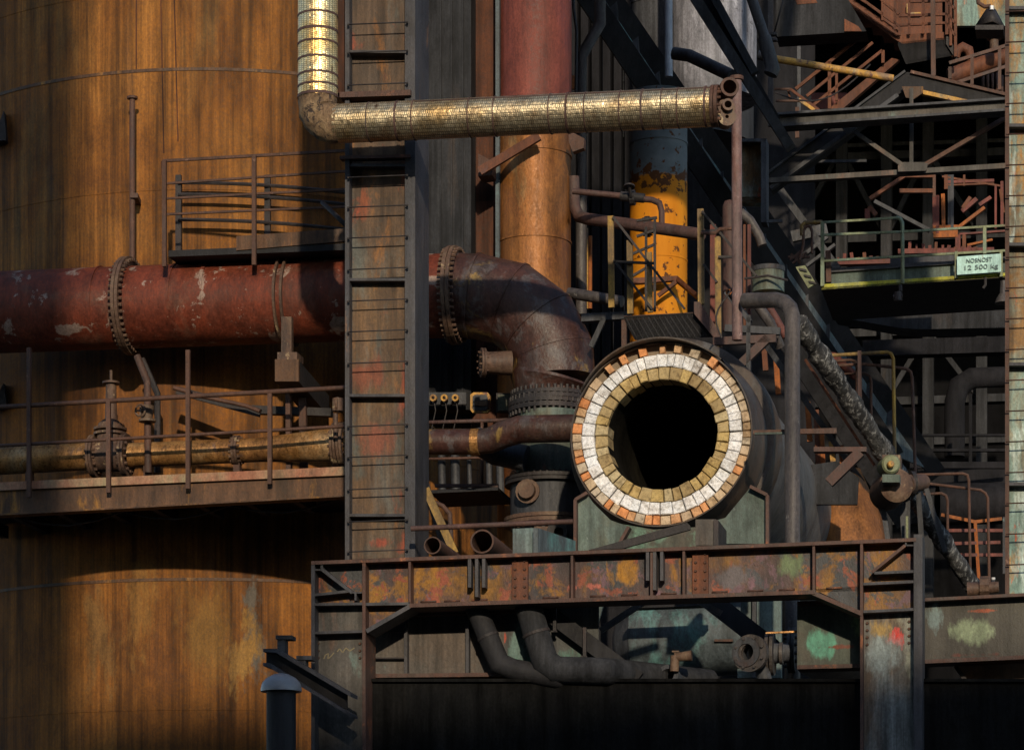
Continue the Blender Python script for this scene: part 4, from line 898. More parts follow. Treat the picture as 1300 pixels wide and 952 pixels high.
# ------------------------------------------------------------------ inclined skip bridge
t = Thing('skip_bridge', 'dark inclined plate bridge descending from the top centre to the lower right', 'bridge')
def SB(x, y, Y): return P(x, y, Y)
def brbar(m, x1, y1, Y1, x2, y2, Y2, w, d): m.bar(P(x1, y1, Y1), P(x2, y2, Y2), w, d)
def ch(x, k):                                          # k=0 upper chord, k=1 lower chord: y and depth at column x
    y = (0-(779-x)*1.46) if k == 0 else (0-(750-x)*1.5)
    return y, 40.5+(x-760)*.012
def chp(x, k, dY=0): y, Y = ch(x, k); return P(x, y, Y+dY)
m = t.add('upper_chord', M_blk); m.bar(chp(740, 0), chp(1190, 0), .26, .3)
m = t.add('lower_chord', M_blk); m.bar(chp(715, 1), chp(1135, 1), .30, .3)
m = t.add('side_plates', M_bluegrey); m.prism([chp(740, 0, .1), chp(1190, 0, .1), chp(1135, 1, .1), chp(715, 1, .1)], Vec((0, .06, 0)))
for i in range(15):
    x = 752+i*27; y, Y = ch(x, 0); y2 = -(750-x)*1.5
    s = t.add('stiffener', M_dark); s.bar(P(x, y, Y-.02), P(x, y2, Y-.02), .10, .12)
t = Thing('bridge_rail', 'upper of two parallel black guide rails slanting down from the top centre', 'rail', 'slanting guide rails')
t.add('rail', M_dark).bar(P(878, -10, 38), P(1003, 186, 38.6), .13, .16)
t = Thing('bridge_rail', 'short right-hand black guide rail ending at a bolted knob', 'rail', 'slanting guide rails')
m = t.add('rail', M_dark); m.bar(P(903, -10, 38.2), P(958, 92, 38.4), .10, .12)
m = t.add('rail', M_blk); m.bar(P(892, -10, 38.3), P(985, 150, 38.6), .10, .12)
t = Thing('pale_vessel', 'large pale flaking grey plate vessel behind the guide rails at the top', 'vessel')
m = t.add('shell', M_pale); m.tube([P(905, 130, 44), P(905, -520, 44)], .66, 48)
t = Thing('grey_vessel', 'broad mid-grey plate cylinder left of the pale flaking vessel at the top', 'vessel')
m = t.add('shell', M_dark); m.tube([P(865, 190, 46.5), P(865, -520, 46.5)], 1.15, 56)
for y in (25, 120): s = t.add('band', M_dark); s.ring(P(865, y, 46.5), W, 1.14, 1.165, .03, 56)
t = Thing('white_drip_pipe', 'narrow pipe streaked white standing upright at the top centre', 'pipe')
t.add('pipe', plain('limewashed_pipe', (.32, .34, .38), .5)).tube([P(849, 98, 41), P(848, -520, 41)], .055, 14)
t = Thing('slanting_pipe', 'dark pipe slanting down right to the top of the lilac post', 'pipe')
t.add('pipe', M_dark).tube([P(855, 68, 40), P(875, 71, 39.9), P(930, 97, 39)], .085, 18)
t = Thing('hanging_pipe', 'dark pipe dropping from the top with a pale socket and a hooked end', 'pipe')
m = t.add('pipe', M_grpipe); m.tube([P(905, -150, 38.5), P(972, 52, 38.5)], .07, 16)
m = t.add('socket', M_grpipe); m.tube([P(970, 48, 38.5), P(981, 88, 38.5), P(978, 95, 38.5)], .095, 16)
t = Thing('grey_stanchion', 'thin grey stanchion with clamps rising to the top right of centre', 'stanchion')
m = t.add('post', M_grpipe); m.bar(P(978, -400, 41), P(978, 160, 41), .07, .07)
for y in (41, 48): s = t.add('clamp', M_grpipe); s.rect(970, y, 986, y+3, 41.5, .1)
s = t.add('stay_wire', M_cable); s.tube([P(983, 42, 41), P(1000, -20, 41)], .012, 6)
t = Thing('teal_panel_box', 'upright plate box with peeling green and yellow paint below the guide rails', 'box')
m = t.add('face', M_plateteal); m.rect(936, 178, 967, 250, 42, .5)
m = t.add('frame', M_dark); m.rect(966, 176, 973, 282, 41.8, .3); m.rect(938, 176, 972, 180, 41.8, .3)
t = Thing('crusted_pipe', 'lagging-covered black and white crusted pipe sloping down to the lower right', 'pipe')
m = t.add('pipe', M_crust)
pts = []; rr = []
for i in range(150):
    k = i/149; x = 1012+(1236-1012)*k; y = 408+(745-408)*k
    pts.append(P(x+random.uniform(-.5, .5), y+random.uniform(-.5, .5), 36.5+3*k)); rr.append(.13-.02*k+.018*math.sin(i*.37)*math.sin(i*.11)+random.uniform(-.008, .008))
m.tube(pts, rr, 22)
t = Thing('conveyor_stringer', 'black stringer beams running just under the crusted pipe', 'stringer')
m = t.add('beam', M_blk); m.bar(P(985, 405, 37.6), P(1150, 660, 39.5), .30, .2)
m = t.add('beam', M_dark); m.bar(P(960, 420, 37.2), P(1095, 612, 38.8), .07, .1)
m = t.add('edge', M_rustp); m.bar(P(1022, 456, 37.4), P(1110, 590, 38.5), .035, .05)
t = Thing('dark_stub_beams', 'short level dark beam with knee brace between the duct and the crusted pipe', 'beam')
m = t.add('beam', M_darkred); m.rect(1033, 567, 1100, 573, 35.6, .15)
m = t.add('knee', M_darkred); m.pbar(1052, 612, 1092, 573, 35.5, .12, .1)
for i, (x, y0, y1, mm) in enumerate(((1025, 510, 560, M_orange), (1036, 520, 590, M_rustp), (1042, 540, 600, M_orange), (1055, 560, 590, M_ypipe), (1067, 565, 592, M_orange), (985, 455, 500, M_orange), (969, 430, 470, M_rustp))):
    t = Thing('orange_strut', ['thin bright orange strut right of the standpipe', 'terracotta strut beside the thin bright orange one', 'second bright orange strut from the standpipe', 'small yellow strut above the rusty cone', 'short orange strut under the level dark beam', 'short orange strut between duct collar and standpipe', 'short terracotta strut above the duct collar'][i], 'strut')
    t.add('strut', mm).pbar(x, y0, x+3, y1, 40, .07, .06)
t = Thing('rusty_cone', 'brown-orange conical hopper half hidden behind the duct and portal beam', 'hopper')
m = t.add('cone', M_copper); m.tube([P(1070, 720, 39), P(1058, 600, 39)], [.78, .36], 40)
m = t.add('plate', M_mid); m.plate([(1030, 590), (1062, 585), (1090, 606), (1088, 640), (1030, 640)], 37.9, .08)
# motor
t = Thing('drive_motor', 'pale green round-faced motor on a rusty drum beside the crusted pipe', 'motor')
YM = 35.2
m = t.add('drum', M_valve); m.lathe(P(1137, 617, YM), Vec((.1, -1, 0)), [(-.5, .21), (.05, .205), (.10, .12), (.10, .01), (-.5, .01)], 32, True)
m = t.add('housing', M_valve); m.rect(1120, 577, 1143, 604, YM+.90, .3)
m = t.add('motor_face', M_yelrail); m.lathe(P(1130, 590, YM-.1), Vec((.1, -1, 0)), [(-.2, .115), (.05, .115), (.08, .095), (.08, .01), (-.2, .01)], 32)
s = t.add('hub', M_ypipe, m); s.lathe(P(1130, 590, YM-.2), Vec((.1, -1, 0)), [(-.1, .042), (.05, .042), (.07, .03), (.07, .005), (-.1, .005)], 20)
m = t.add('terminal_box', M_cradle); m.rect(1120, 602, 1142, 612, YM+.6, .2)
m = t.add('bearing', M_valve); m.tube([P(1150, 615, YM+.2), P(1172, 612, YM+.5)], [.12, .10], 18)
s = t.add('bearing_cap', M_cable, m); s.ring(P(1158, 614, YM+.3), Vec((1, .2, .05)), .08, .15, .05, 18)
for x1, y1, x2, y2 in ((1166, 625, 1170, 690), (1120, 640, 1128, 690), (1152, 625, 1152, 690), (1145, 640, 1148, 690), (1176, 620, 1200, 700)):
    s = t.add('leg', M_dark); s.bar(P(x1, y1, YM+.4), P(x2, y2, YM+.4), .06, .1)
s = t.add('bolt_strip', M_yelrail); s.rect(1150, 655, 1153, 683, YM+1.1, .04)

# hoop rails in the dark
for i, (pts, mm, r, lab) in enumerate((
    (((1042, 452), (1126, 447), (1131, 449), (1134, 455), (1136, 580)), M_yelpost, .022, 'tallest ochre hoop rail above the round-faced motor'),
    (((1050, 465), (1095, 462), (1150, 468), (1156, 472), (1158, 480), (1162, 600)), M_rail, .020, 'dull grey hoop rail standing furthest right above the motor'),
    (((1040, 460), (1080, 457), (1086, 459), (1088, 465), (1087, 525)), M_rail, .018, 'small dim hoop rail nearest the crusted pipe'),
    (((1062, 475), (1098, 474), (1104, 477), (1106, 484), (1106, 545)), M_rail, .018, 'second small dim hoop rail from the crusted pipe'),
    (((1150, 603), (1222, 601), (1228, 603), (1230, 610), (1232, 740)), M_rail, .018, 'upper hoop rail in the dark right of the motor'),
    (((1180, 614), (1245, 622), (1251, 626), (1254, 632), (1256, 740)), M_rail, .018, 'widest hoop rail in the dark at the lower right'),
    (((1165, 628), (1195, 626), (1201, 629), (1203, 636), (1203, 700)), M_rail, .018, 'smallest hoop rail right of the motor'))):
    t = Thing('hoop_rail', lab, 'handrail', 'bent hoop rails in the dark')
    t.add('rail', mm).tube([P(x, y, 40.5+i*.15) for x, y in pts], r*1.15, 8)
t = Thing('hoop_post', 'dull red post standing among the hoop rails', 'post')
t.add('post', M_darkred).bar(P(1091, 445, 40.3), P(1092, 520, 40.3), .05, .05)
t = Thing('red_pipe_stub', 'pinkish red pipe stub with slanting branch behind the hoop rails', 'pipe')
m = t.add('stub', M_maroon); m.tube([P(1053, 449, 41.5), P(1053, 480, 41.5)], .1, 14); m.tube([P(1058, 452, 41.5), P(1086, 478, 41.8)], .06, 12)
m = t.add('branch', M_rustp); m.tube([P(1068, 478, 41.5), P(1068, 505, 41.5)], .06, 10)
t = Thing('red_guard_rail', 'dim red guard rail in the dark at the lower right', 'handrail')
for x1, y1, x2, y2 in ((1195, 653, 1238, 662), (1238, 662, 1272, 658), (1238, 662, 1243, 740), (1200, 673, 1274, 673), (1215, 704, 1274, 704), (1195, 690, 1270, 688)):
    t.add('rail', M_maroon if (y1 > 680 or y1 in (673,)) else M_orange).bar(P(x1, y1, 41.5), P(x2, y2, 41.5), .045, .04)
t = Thing('teal_guard_rail', 'teal and yellow guard rail beside the right-hand column at the bottom', 'handrail')
for x1, y1, x2, y2, mm in ((1276, 664, 1282, 752, M_yelrail), (1273, 660, 1300, 657, M_teal), (1280, 668, 1300, 667, M_cradle), (1284, 708, 1300, 712, M_dark), (1275, 656, 1275, 728, M_dark)):
    t.add('rail', mm).bar(P(x1, y1, 38), P(x2, y2, 38), .04, .04)
t = Thing('white_tipped_pin', 'little white-tipped pin standing on the right girder', 'pin')
t.add('pin', M_dark).tube([Q(1261, 752, 32.5), Q(1261, 736, 32.5)], .02, 8); t.add('tip', M_bw).tube([Q(1261, 736, 32.5), Q(1261, 733, 32.5)], .022, 8)
t = Thing('track_shoe', 'dark rusty castings lying on the right girder at the foot of the crusted pipe', 'casting')
m = t.add('casting', M_valve); m.tube([Q(1228, 748, 32.3), Q(1268, 745, 32.3)], [.08, .06], 10); m.ring(Q(1250, 744, 32.3), U, .03, .11, .1, 10)

# ================================================================== UPPER RIGHT
YF = 45
def R_(x, y, dY=0): return Q(x, y, YF+dY)
t = Thing('roof_truss', 'grey steel roof truss with black rafters at the upper right', 'truss')
m = t.add('left_rafter', M_blk); m.plate([(972, 222), (1148, 92), (1154, 92), (1154, 110), (1082, 165), (978, 240)], YF, .35)
m = t.add('right_rafter', M_blk); m.plate([(1154, 92), (1282, 122), (1330, 133), (1330, 148), (1282, 138), (1154, 110)], YF, .35)
s = t.add('rafter_edge', M_dark); s.bar(R_(972, 221, -.05), R_(1149, 90, -.05), .035, .3)
s = t.add('rafter_edge', M_rail); s.bar(R_(1156, 91, -.05), R_(1330, 132, -.05), .045, .3)
s = t.add('inner_edge', M_dark); s.bar(R_(978, 238, -.06), R_(1140, 120, -.06), .06, .1)
s = t.add('inner_edge', M_ypipe, None, 'sunlit rusty yellow lower rafter edge'); s.bar(R_(1158, 114, -.06), R_(1245, 133, -.06), .06, .1)
s = t.add('apex_plate', M_plat); s.plate([(1145, 110), (1172, 110), (1172, 118), (1160, 126), (1150, 124)], YF-.1, .04)
m = t.add('bottom_chord', M_pgrey); m.bar(R_(974, 229, -.1), R_(1330, 207, -.1), .075, .12)
m = t.add('king_post', M_pgrey); m.bar(R_(1157, 112, -.12), R_(1157, 214, -.12), .055, .08)
s = t.add('gusset', M_pgrey); s.plate([(1140, 210), (1147, 206), (1172, 206), (1178, 208), (1176, 217), (1140, 218)], YF-.2, .04)
s = t.add('gusset', M_pgrey); s.plate([(1067, 160), (1090, 156), (1086, 164), (1076, 172)], YF-.2, .04)
m = t.add('diagonal', M_pgrey); m.bar(R_(1079, 163, -.14), R_(1148, 211, -.14), .06, .08)
m = t.add('diagonal', M_rail, None, 'diagonal turning rusty towards its top'); m.bar(R_(1169, 212, -.14), R_(1278, 148, -.14), .06, .08)
t = Thing('tie_girder', 'long level grey girder with rust stains crossing the roof truss', 'girder')
m = t.add('web', M_pgrey); m.plate([(984, 145), (1330, 122), (1330, 135), (984, 159)], YF-.6, .1)
s = t.add('top_edge', M_dark); s.plate([(984, 143), (1330, 120), (1330, 123), (984, 146)], YF-.7, .3)
s = t.add('bottom_edge', M_dark); s.plate([(984, 158), (1330, 134), (1330, 137), (984, 161)], YF-.7, .3)
t = Thing('short_cross_tie', 'thin dim tie bar under the left rafter', 'bar')
t.add('bar', M_dark).bar(R_(1028, 205, 1), R_(1100, 204, 1), .04, .05)
t = Thing('corner_strut', 'thin upright strut with small level foot left of the roof truss', 'strut')
m = t.add('strut', M_dark); m.bar(P(1040-67, 180, 41.2), P(973, 282, 41.2), .03, .05)
m.bar(P(973, 281, 41.2), P(993, 280, 41.2), .04, .05)
# stairs at top right
t = Thing('rusty_stair', 'terracotta rust stair flight with landing and railings at the top right', 'stair')
YE = 47
def E_(x, y, dY=0): return Q(x, y, YE+dY)
m = t.add('stringer', M_rustp); m.plate([(1050, -14), (1064, -14), (1148, 44), (1200, 41), (1204, 50), (1146, 56), (1136, 50)], YE, .12)
m = t.add('landing', M_blk); m.prism([E_(1140, 58), E_(1202, 52), E_(1215, 70), E_(1150, 82)], Vec((0, 0, .05)))
m = t.add('landing_side', M_cable); m.plate([(1201, 42), (1215, 66), (1215, 78), (1201, 56)], YE-.05, .1)
for i in range(6):
    s = t.add('tread', M_rustp); x = 1062+i*14; y = -8+i*10; s.prism([E_(x, y), E_(x+12, y), E_(x+12, y+2), E_(x, y+2)], V*.8)
for x1, y1, x2, y2, w in ((1074, -14, 1098, 2, .045), (1098, 2, 1141, 33, .04), (1072, -3, 1140, 44, .035), (1141, 33, 1142, 45, .035), (1141, 20, 1202, 18, .04), (1141, 32, 1202, 29, .035), (1105, -12, 1141, 18, .04), (1154, -5, 1154, 44, .04), (1172, -5, 1172, 43, .04), (1154, 2, 1202, 1, .035), (1202, -8, 1202, 44, .05), (1202, 2, 1213, 12, .035), (1202, 18, 1213, 30, .035), (1202, 30, 1213, 46, .035), (1213, 0, 1213, 72, .045), (1207, -5, 1207, 58, .04), (1120, 2, 1120, 26, .03), (1136, -14, 1136, 38, .04)):
    s = t.add('rail', M_rustp); s.bar(E_(x1, y1, -.1), E_(x2, y2, -.1), w, .04)
s = t.add('long_post', M_rail); s.bar(E_(1184, -14, -.3), E_(1185, 96, -.3), .07, .07)
t = Thing('rust_wall', 'sunlit brown rust sheet wall behind the stair landing', 'wall')
m = t.add('sheet', M_rustp); m.rect(1120, -30, 1196, 46, 48.6, .1)
s = t.add('yellow_frame', M_ypipe); s.rect(1151, 5, 1153, 17, 48.5, .05); s.rect(1153, 16, 1169, 18, 48.5, .05)
t = Thing('teal_wall', 'rust-stained teal sheet wall at the top right corner', 'wall')
t.add('sheet', M_plateteal).rect(1211, -30, 1280, 33, 49, .1)
t = Thing('hood_lamp', 'black pyramid lamp hood hanging at the top right corner', 'lamp')
m = t.add('hood', M_cable); m.tube([Q(1257, 34, 44), Q(1258, 12, 44)], [.22, .07], 4); m.rect(1238, 32, 1274, 38, 43.8, .4)
m = t.add('bulb_cap', plain('white_glass', (.7, .72, .75), .3)); m.tube([Q(1259, 13, 43.9), Q(1259, 8, 43.9)], .03, 10)
m = t.add('arm', M_rail); m.tube([Q(1240, -20, 44.2), Q(1242, 4, 44.2), Q(1250, 9, 44.2), Q(1258, 8, 44.2)], .03, 8)
t = Thing('box_girder', 'dark grey deep box girder spanning behind the stairs at the top', 'girder')
m = t.add('side', M_mid); m.plate([(985, -30), (1060, -30), (1100, 40), (985, 47)], YF+1.5, .5)
s = t.add('rust_stain', M_rustp); s.plate([(1008, -3), (1034, -3), (1038, 4), (1012, 6)], YF+1.49, .01); s = t.add('rust_stain', M_rustp); s.plate([(1072, 24), (1090, 34), (1094, 40), (1072, 40)], YF+1.47, .01)
t = Thing('flaked_yellow_pipe', 'thin yellow-flaked pipe sloping right across the dark stair', 'pipe')
t.add('pipe', M_ypipe).tube([P(966, 72, 42), P(1134, 100, 42)], .052, 14); t.add('socket', M_grpipe).tube([P(962, 70, 42), P(985, 76, 42)], .065, 14)
t = Thing('lower_stair', 'orange-rust stair flight rising to the right behind the roof truss', 'stair')
def G_(x, y, dY=0): return Q(x, y, 47.2+dY)
m = t.add('stringer', M_rustp); m.plate([(1050, 140), (1132, 74), (1142, 76), (1068, 140)], 47.2, .12)
for x1, y1, x2, y2, w in ((1010, 113, 1093, 46, .05), (1024, 122, 1108, 54, .045), (1033, 133, 1120, 64, .045), (1053, 78, 1053, 138, .05), (1062, 92, 1062, 128, .04), (1121, 64, 1121, 80, .05), (1000, 113, 1003, 125, .03)):
    s = t.add('rail', M_rustp); s.bar(G_(x1, y1, -.1), G_(x2, y2, -.1), w, .04)
for x1, y1, x2, y2, w, mm in ((983, 113, 1003, 113, .03, M_rail), (1003, 113, 1040, 140, .04, M_rustp), (1014, 126, 1034, 140, .05, M_ypipe), (985, 128, 1020, 128, .03, M_rail), (1012, 136, 1012, 175, .06, M_rail)):
    s = t.add('low_rail', mm); s.bar(G_(x1, y1, -.2), G_(x2, y2, -.2), w, .04)
t = Thing('maroon_plate', 'dim maroon plate glimpsed behind the orange stair', 'plate')
t.add('plate', M_maroon).rect(1030, 118, 1075, 138, 49, .1)
t = Thing('grey_post', 'dark grey post behind the stair rails', 'post')
t.add('post', M_dark).bar(P(1012, 40, 50), P(1012, 150, 50), .12, .1)
t = Thing('terracotta_pipe', 'terracotta pipe with a U-bend passing behind the right-hand column', 'pipe')
m = t.add('pipe', M_rustp); m.tube([P(1205, 98, 46), P(1290, 66, 46)], .13, 20)
m.tube([P(1213, 74, 46), P(1215, 64, 46), P(1222, 60, 46), P(1230, 64, 46), P(1233, 78, 46)], .07, 14)
t = Thing('pipe_guard_rail', 'rusty guard rail in front of the terracotta pipe', 'handrail')
for x1, y1, x2, y2 in ((1205, 80, 1290, 54), (1205, 108, 1290, 80), (1234, 72, 1234, 107), (1269, 60, 1269, 114), (1206, 85, 1206, 100)):
    t.add('rail', M_rail).bar(P(x1, y1, 45.3), P(x2, y2, 45.3), .05, .05)
t = Thing('red_hand_valve', 'small rusty hand valve at the very right above the terracotta pipe', 'valve')
t.add('body', M_valve).tube([P(1262, 66, 45.6), P(1262, 48, 45.6)], .07, 12); t.add('wheel', M_valve).ring(P(1262, 49, 45.6), W, .05, .12, .03, 16)
for i in range(5):
    t = Thing('thin_red_riser', ('first', 'second', 'third', 'fourth', 'fifth')[i]+' from the left of five thin rusty risers beside the right-hand column at the top', 'pipe', 'thin risers')
    t.add('pipe', M_rail).tube([P(1248+i*6, 84+i*3, 46.6), P(1248+i*6, 122, 46.6)], .025, 8)

# rust maze in the black hall
t = Thing('hall_frame', 'orange-brown rusty machine frame glimpsed in the black hall under the truss', 'frame')
def H_(x, y, Y=50): return P(x, y, Y)
lines = [(1142, 222, 1186, 222, .14, M_rustp), (1142, 242, 1186, 242, .11, M_rustp), (1196, 224, 1270, 236, .05, M_rustp), (1202, 231, 1262, 229, .08, M_maroon), (1203, 235, 1262, 233, .04, M_rustp), (1104, 252, 1150, 222, .10, M_rustp), (1188, 248, 1188, 296, .18, M_maroon), (1197, 246, 1198, 292, .10, M_orange), (1207, 222, 1207, 292, .16, M_dark), (1186, 222, 1186, 250, .08, M_rail), (1201, 222, 1201, 240, .10, M_rustp), (1224, 222, 1224, 236, .06, M_rustp), (1185, 294, 1216, 293, .26, M_orange), (1216, 289, 1250, 263, .09, M_orange), (1218, 297, 1276, 293, .05, M_maroon), (1103, 262, 1112, 272, .12, M_rustp), (1101, 265, 1101, 280, .14, M_maroon), (1216, 298, 1216, 322, .14, M_maroon), (1224, 298, 1224, 318, .10, M_rustp), (1228, 311, 1260, 304, .06, M_orange), (1221, 268, 1240, 252, .12, M_maroon), (1222, 264, 1232, 250, .10, M_rustp), (1243, 260, 1258, 250, .10, M_maroon), (1264, 235, 1264, 290, .06, M_maroon), (1272, 230, 1272, 285, .08, M_maroon), (1270, 240, 1274, 270, .08, M_rustp)]
for x1, y1, x2, y2, w, mm in lines: t.add('member', mm).bar(H_(x1, y1), H_(x2, y2), w*(.62 if w < .2 else .8), .08)
for i in range(22):
    x = 1064+i*8.3; 
    if 1130 < x < 1150: continue
    hgt = random.uniform(4, 12); b0 = 332 if x < 1135 else 318
    t2 = t.add('valve_stub', random.choice([M_rustp, M_maroon, M_maroon])); t2.bar(H_(x, b0-hgt, 49), H_(x+random.uniform(-2, 2), b0, 49), random.uniform(.03, .07), .05)
t = Thing('dim_diagonals', 'dim dark diagonal bracing in the black hall behind the crane walkway', 'bracing')
for x1, y1, x2, y2, w in ((1110, 255, 1180, 292, .06), (990, 240, 1070, 350, .12), (1005, 300, 1050, 290, .18), (1012, 330, 1050, 300, .06), (1020, 340, 1060, 310, .05)):
    t.add('brace', M_dark).bar(H_(x1, y1, 48.5), H_(x2, y2, 48.5), w, .1)
for y, yy in ((333, 331), (319, 317)):
    t.add('member', M_maroon).bar(H_(1058 if y > 325 else 1140, y, 49), H_(1136 if y > 325 else 1262, yy, 49), .08, .15)
t = Thing('slack_cable', 'thin black cable sagging across the dark stair at the upper right', 'cable')
t.add('cable', M_cable).tube([P(985+i*10, 118+26*math.sin(math.pi*i/12)-i*3, 44.2) for i in range(13)], .012, 6)
t = Thing('slack_cable', 'thin black cable looping down beside the lilac post to the mouth', 'cable')
t.add('cable', M_cable).tube([Q(930-1.5*i+9*math.sin(i*.6), 330+i*9, 33.1) for i in range(12)], .010, 6)
t = Thing('slack_cable', 'thin black cable sagging under the lower walkway', 'cable')
t.add('cable', M_cable).tube([Q(20+i*34, 657-i*2+14*math.sin(math.pi*(i % 4)/4), 35.9) for i in range(13)], .012, 6)
t = Thing('inner_frame', 'dim grid of columns and beams deep inside the black hall', 'frame')
for x in (1005, 1068, 1125, 1178, 1246):
    t.add('column', M_mid).bar(P(x, -100, 60), P(x, 760, 60), .22, .3)
for y in (60, 182, 196, 300, 420, 508, 560, 660):
    t.add('beam', M_mid).bar(P(975, y+6, 60.5), P(1340, y-6, 60.5), .16 if y != 182 else .08, .3)
for x1, y1, x2, y2 in ((1005, 300, 1068, 190), (1068, 190, 1125, 300), (1125, 300, 1178, 190), (1178, 190, 1246, 300), (1125, 508, 1178, 420), (1178, 420, 1246, 508)):
    t.add('brace', M_mid).bar(P(x1, y1, 60.3), P(x2, y2, 60.3), .10, .1)
# crane walkway with sign
t = Thing('crane_walkway', 'crane girder walkway with pale yellow guard rails and a yellow-painted edge', 'walkway')
YA = 41.0
def A_(x, y, dY=0): return Q(x, y, YA+dY)
m = t.add('girder', M_cradle); m.plate([(1046, 344), (1280, 328), (1330, 325), (1330, 346), (1280, 348), (1046, 362)], YA+.25, .1)
m = t.add('girder_top', M_colside); m.plate([(1050, 341), (1330, 322), (1330, 327), (1050, 346)], YA+.2, .6)
m = t.add('yellow_edge', M_yedge); m.plate([(1043, 361), (1330, 343), (1330, 348), (1043, 368)], YA, .3)
m = t.add('underside', M_blk); m.prism([A_(1043, 368), A_(1330, 349), A_(1330, 349)+V*1.8, A_(1043, 368)+V*1.8], Vec((0, 0, .03)))
m = t.add('back_plate', M_dark); m.plate([(1130, 325), (1213, 320), (1213, 336), (1130, 342)], YA+.9, .05)
for pts in (((1045, 282), (1100, 279)), ((1100, 279), (1140, 276)), ((1045, 331), (1330, 315)), ((1145, 294), (1330, 283)), ((1045, 298), (1145, 294))):
    s = t.add('rail', M_yelrail); s.bar(A_(*pts[0], -.02), A_(*pts[1], -.02), .030, .03)
s = t.add('rail', M_yelrail); s.tube([A_(1138, 276.2), A_(1143, 278), A_(1145.5, 283), A_(1146, 360)], .026, 8)
for x, y0, y1, w in ((1044, 281, 363, .05), (1250, 287, 322, .045), (1214, 319, 353, .04), (1271, 319, 351, .04)):
    s = t.add('post', M_yelrail); s.bar(A_(x, y0, -.04), A_(x, y1, -.04), w, .04)
s = t.add('hoop', M_yelpost); s.tube([A_(1018, 299), A_(1018, 287), A_(1022, 283), A_(1044, 282)], .028, 8)
s = t.add('ladder_hoop', M_rail); s.tube([A_(1015, 330), A_(1020, 310), A_(1020, 293), A_(1024, 287), A_(1029, 288), A_(1031, 294), A_(1031, 322)], .02, 8)
s = t.add('inner_post', M_rail); s.bar(A_(1051, 318, .15), A_(1052, 358, .15), .07, .06)
t = Thing('hazard_step', 'dark stair end with pale yellow and black hazard stripes left of the crane walkway', 'step')
m = t.add('plate', M_yelrail); m.plate([(1010, 339), (1022, 337), (1036, 360), (1026, 366)], 40.8, .06)
for k in range(3):
    s = t.add('stripe', M_cable); x = 1012+k*6; y = 345+k*8; s.plate([(x+2, y-6+1), (x+11, y-3), (x+13, y), (x+4, y-2)], 40.77, .01)
for x1, y1, x2, y2 in ((1003, 330, 1020, 316), (1006, 334, 1024, 320), (1000, 326, 1028, 326), (1004, 322, 1016, 334)):
    s = t.add('tread', M_rail); s.bar(P(x1, y1, 40.6), P(x2, y2, 40.6), .03, .05)
t = Thing('load_sign', 'pale aqua load-limit board lettered NOSNOST 12 500 kg on the crane walkway rail', 'sign')
m = t.add('board', M_sign); m.plate([(1215, 326), (1271, 322), (1271, 345), (1215, 349)], YA-.12, .03)
SIGN = t
t = Thing('hook_block', 'small dark hook fitting hanging under the crane walkway', 'hook')
m = t.add('shank', M_cable); m.tube([A_(1143, 362), A_(1143, 370)], .03, 8); m.tube([A_(1140, 371), A_(1140, 382)], .06, 10); m.tube([A_(1134, 377), A_(1146, 376)], .04, 8)
t = Thing('hook_block', 'tiny black hook under the sign end of the crane walkway', 'hook')
m = t.add('hook', M_cable); m.tube([A_(1251, 352), A_(1251, 362), A_(1248, 366)], .02, 8)
t = Thing('bell_lamp', 'grey bell-shaped lamp hanging beside the right-hand column', 'lamp')
m = t.add('bell', M_grpipe); m.lathe(A_(1274, 385, -.3), W, [(0, .10), (0, .12), (.06, .10), (.14, .05), (.30, .045), (.3, .01), (0, .01)], 24, True)
t = Thing('haunched_girder', 'grey stained girder with a tapered end hanging under the crane walkway', 'girder')
m = t.add('web', M_mid); m.plate([(1050, 387), (1060, 384), (1150, 391), (1330, 387), (1330, 415), (1165, 418), (1140, 416), (1060, 402)], 43.5, .5)
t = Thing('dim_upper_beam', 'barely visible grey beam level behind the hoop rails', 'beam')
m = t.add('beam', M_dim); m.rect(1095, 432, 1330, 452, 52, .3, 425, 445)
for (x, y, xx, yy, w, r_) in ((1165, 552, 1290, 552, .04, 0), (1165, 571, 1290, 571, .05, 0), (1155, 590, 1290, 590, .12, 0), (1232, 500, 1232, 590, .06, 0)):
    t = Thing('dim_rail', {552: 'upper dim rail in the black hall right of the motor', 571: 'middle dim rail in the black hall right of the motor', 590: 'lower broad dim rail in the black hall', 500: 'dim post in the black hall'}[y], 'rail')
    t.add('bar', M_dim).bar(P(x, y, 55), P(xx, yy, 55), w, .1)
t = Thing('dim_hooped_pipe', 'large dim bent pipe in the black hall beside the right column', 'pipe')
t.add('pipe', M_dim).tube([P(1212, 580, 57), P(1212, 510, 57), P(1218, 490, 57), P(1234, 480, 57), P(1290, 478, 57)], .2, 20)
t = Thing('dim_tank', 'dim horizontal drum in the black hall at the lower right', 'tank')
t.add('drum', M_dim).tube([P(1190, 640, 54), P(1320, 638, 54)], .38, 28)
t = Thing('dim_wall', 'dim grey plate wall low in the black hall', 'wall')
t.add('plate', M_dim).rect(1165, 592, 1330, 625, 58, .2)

# right column
t = Thing('teal_column', 'tall teal and rust column with ladder rungs at the right picture edge', 'column')
YQ = 33.0
m = t.add('web', M_plateteal); m.rect(1281, -520, 1360, 1300, YQ+.14, .06)
m = t.add('left_flange', M_rail); m.rect(1276, -520, 1281, 1300, YQ, .6)
m = t.add('right_flange', M_colside); m.rect(1360, -520, 1372, 1300, YQ, .6)
for y in (8, 157, 308, 460, 612, 770): s = t.add('ledge', M_colside); s.rect(1281, y, 1360, y+4, YQ+.01, .14)
for i in range(24):
    y = 14+i*39; s = t.add('rung', M_rail); s.tube([Q(1277, y+1, YQ-.05), Q(1362, y-2, YQ-.05)], .008, 6)

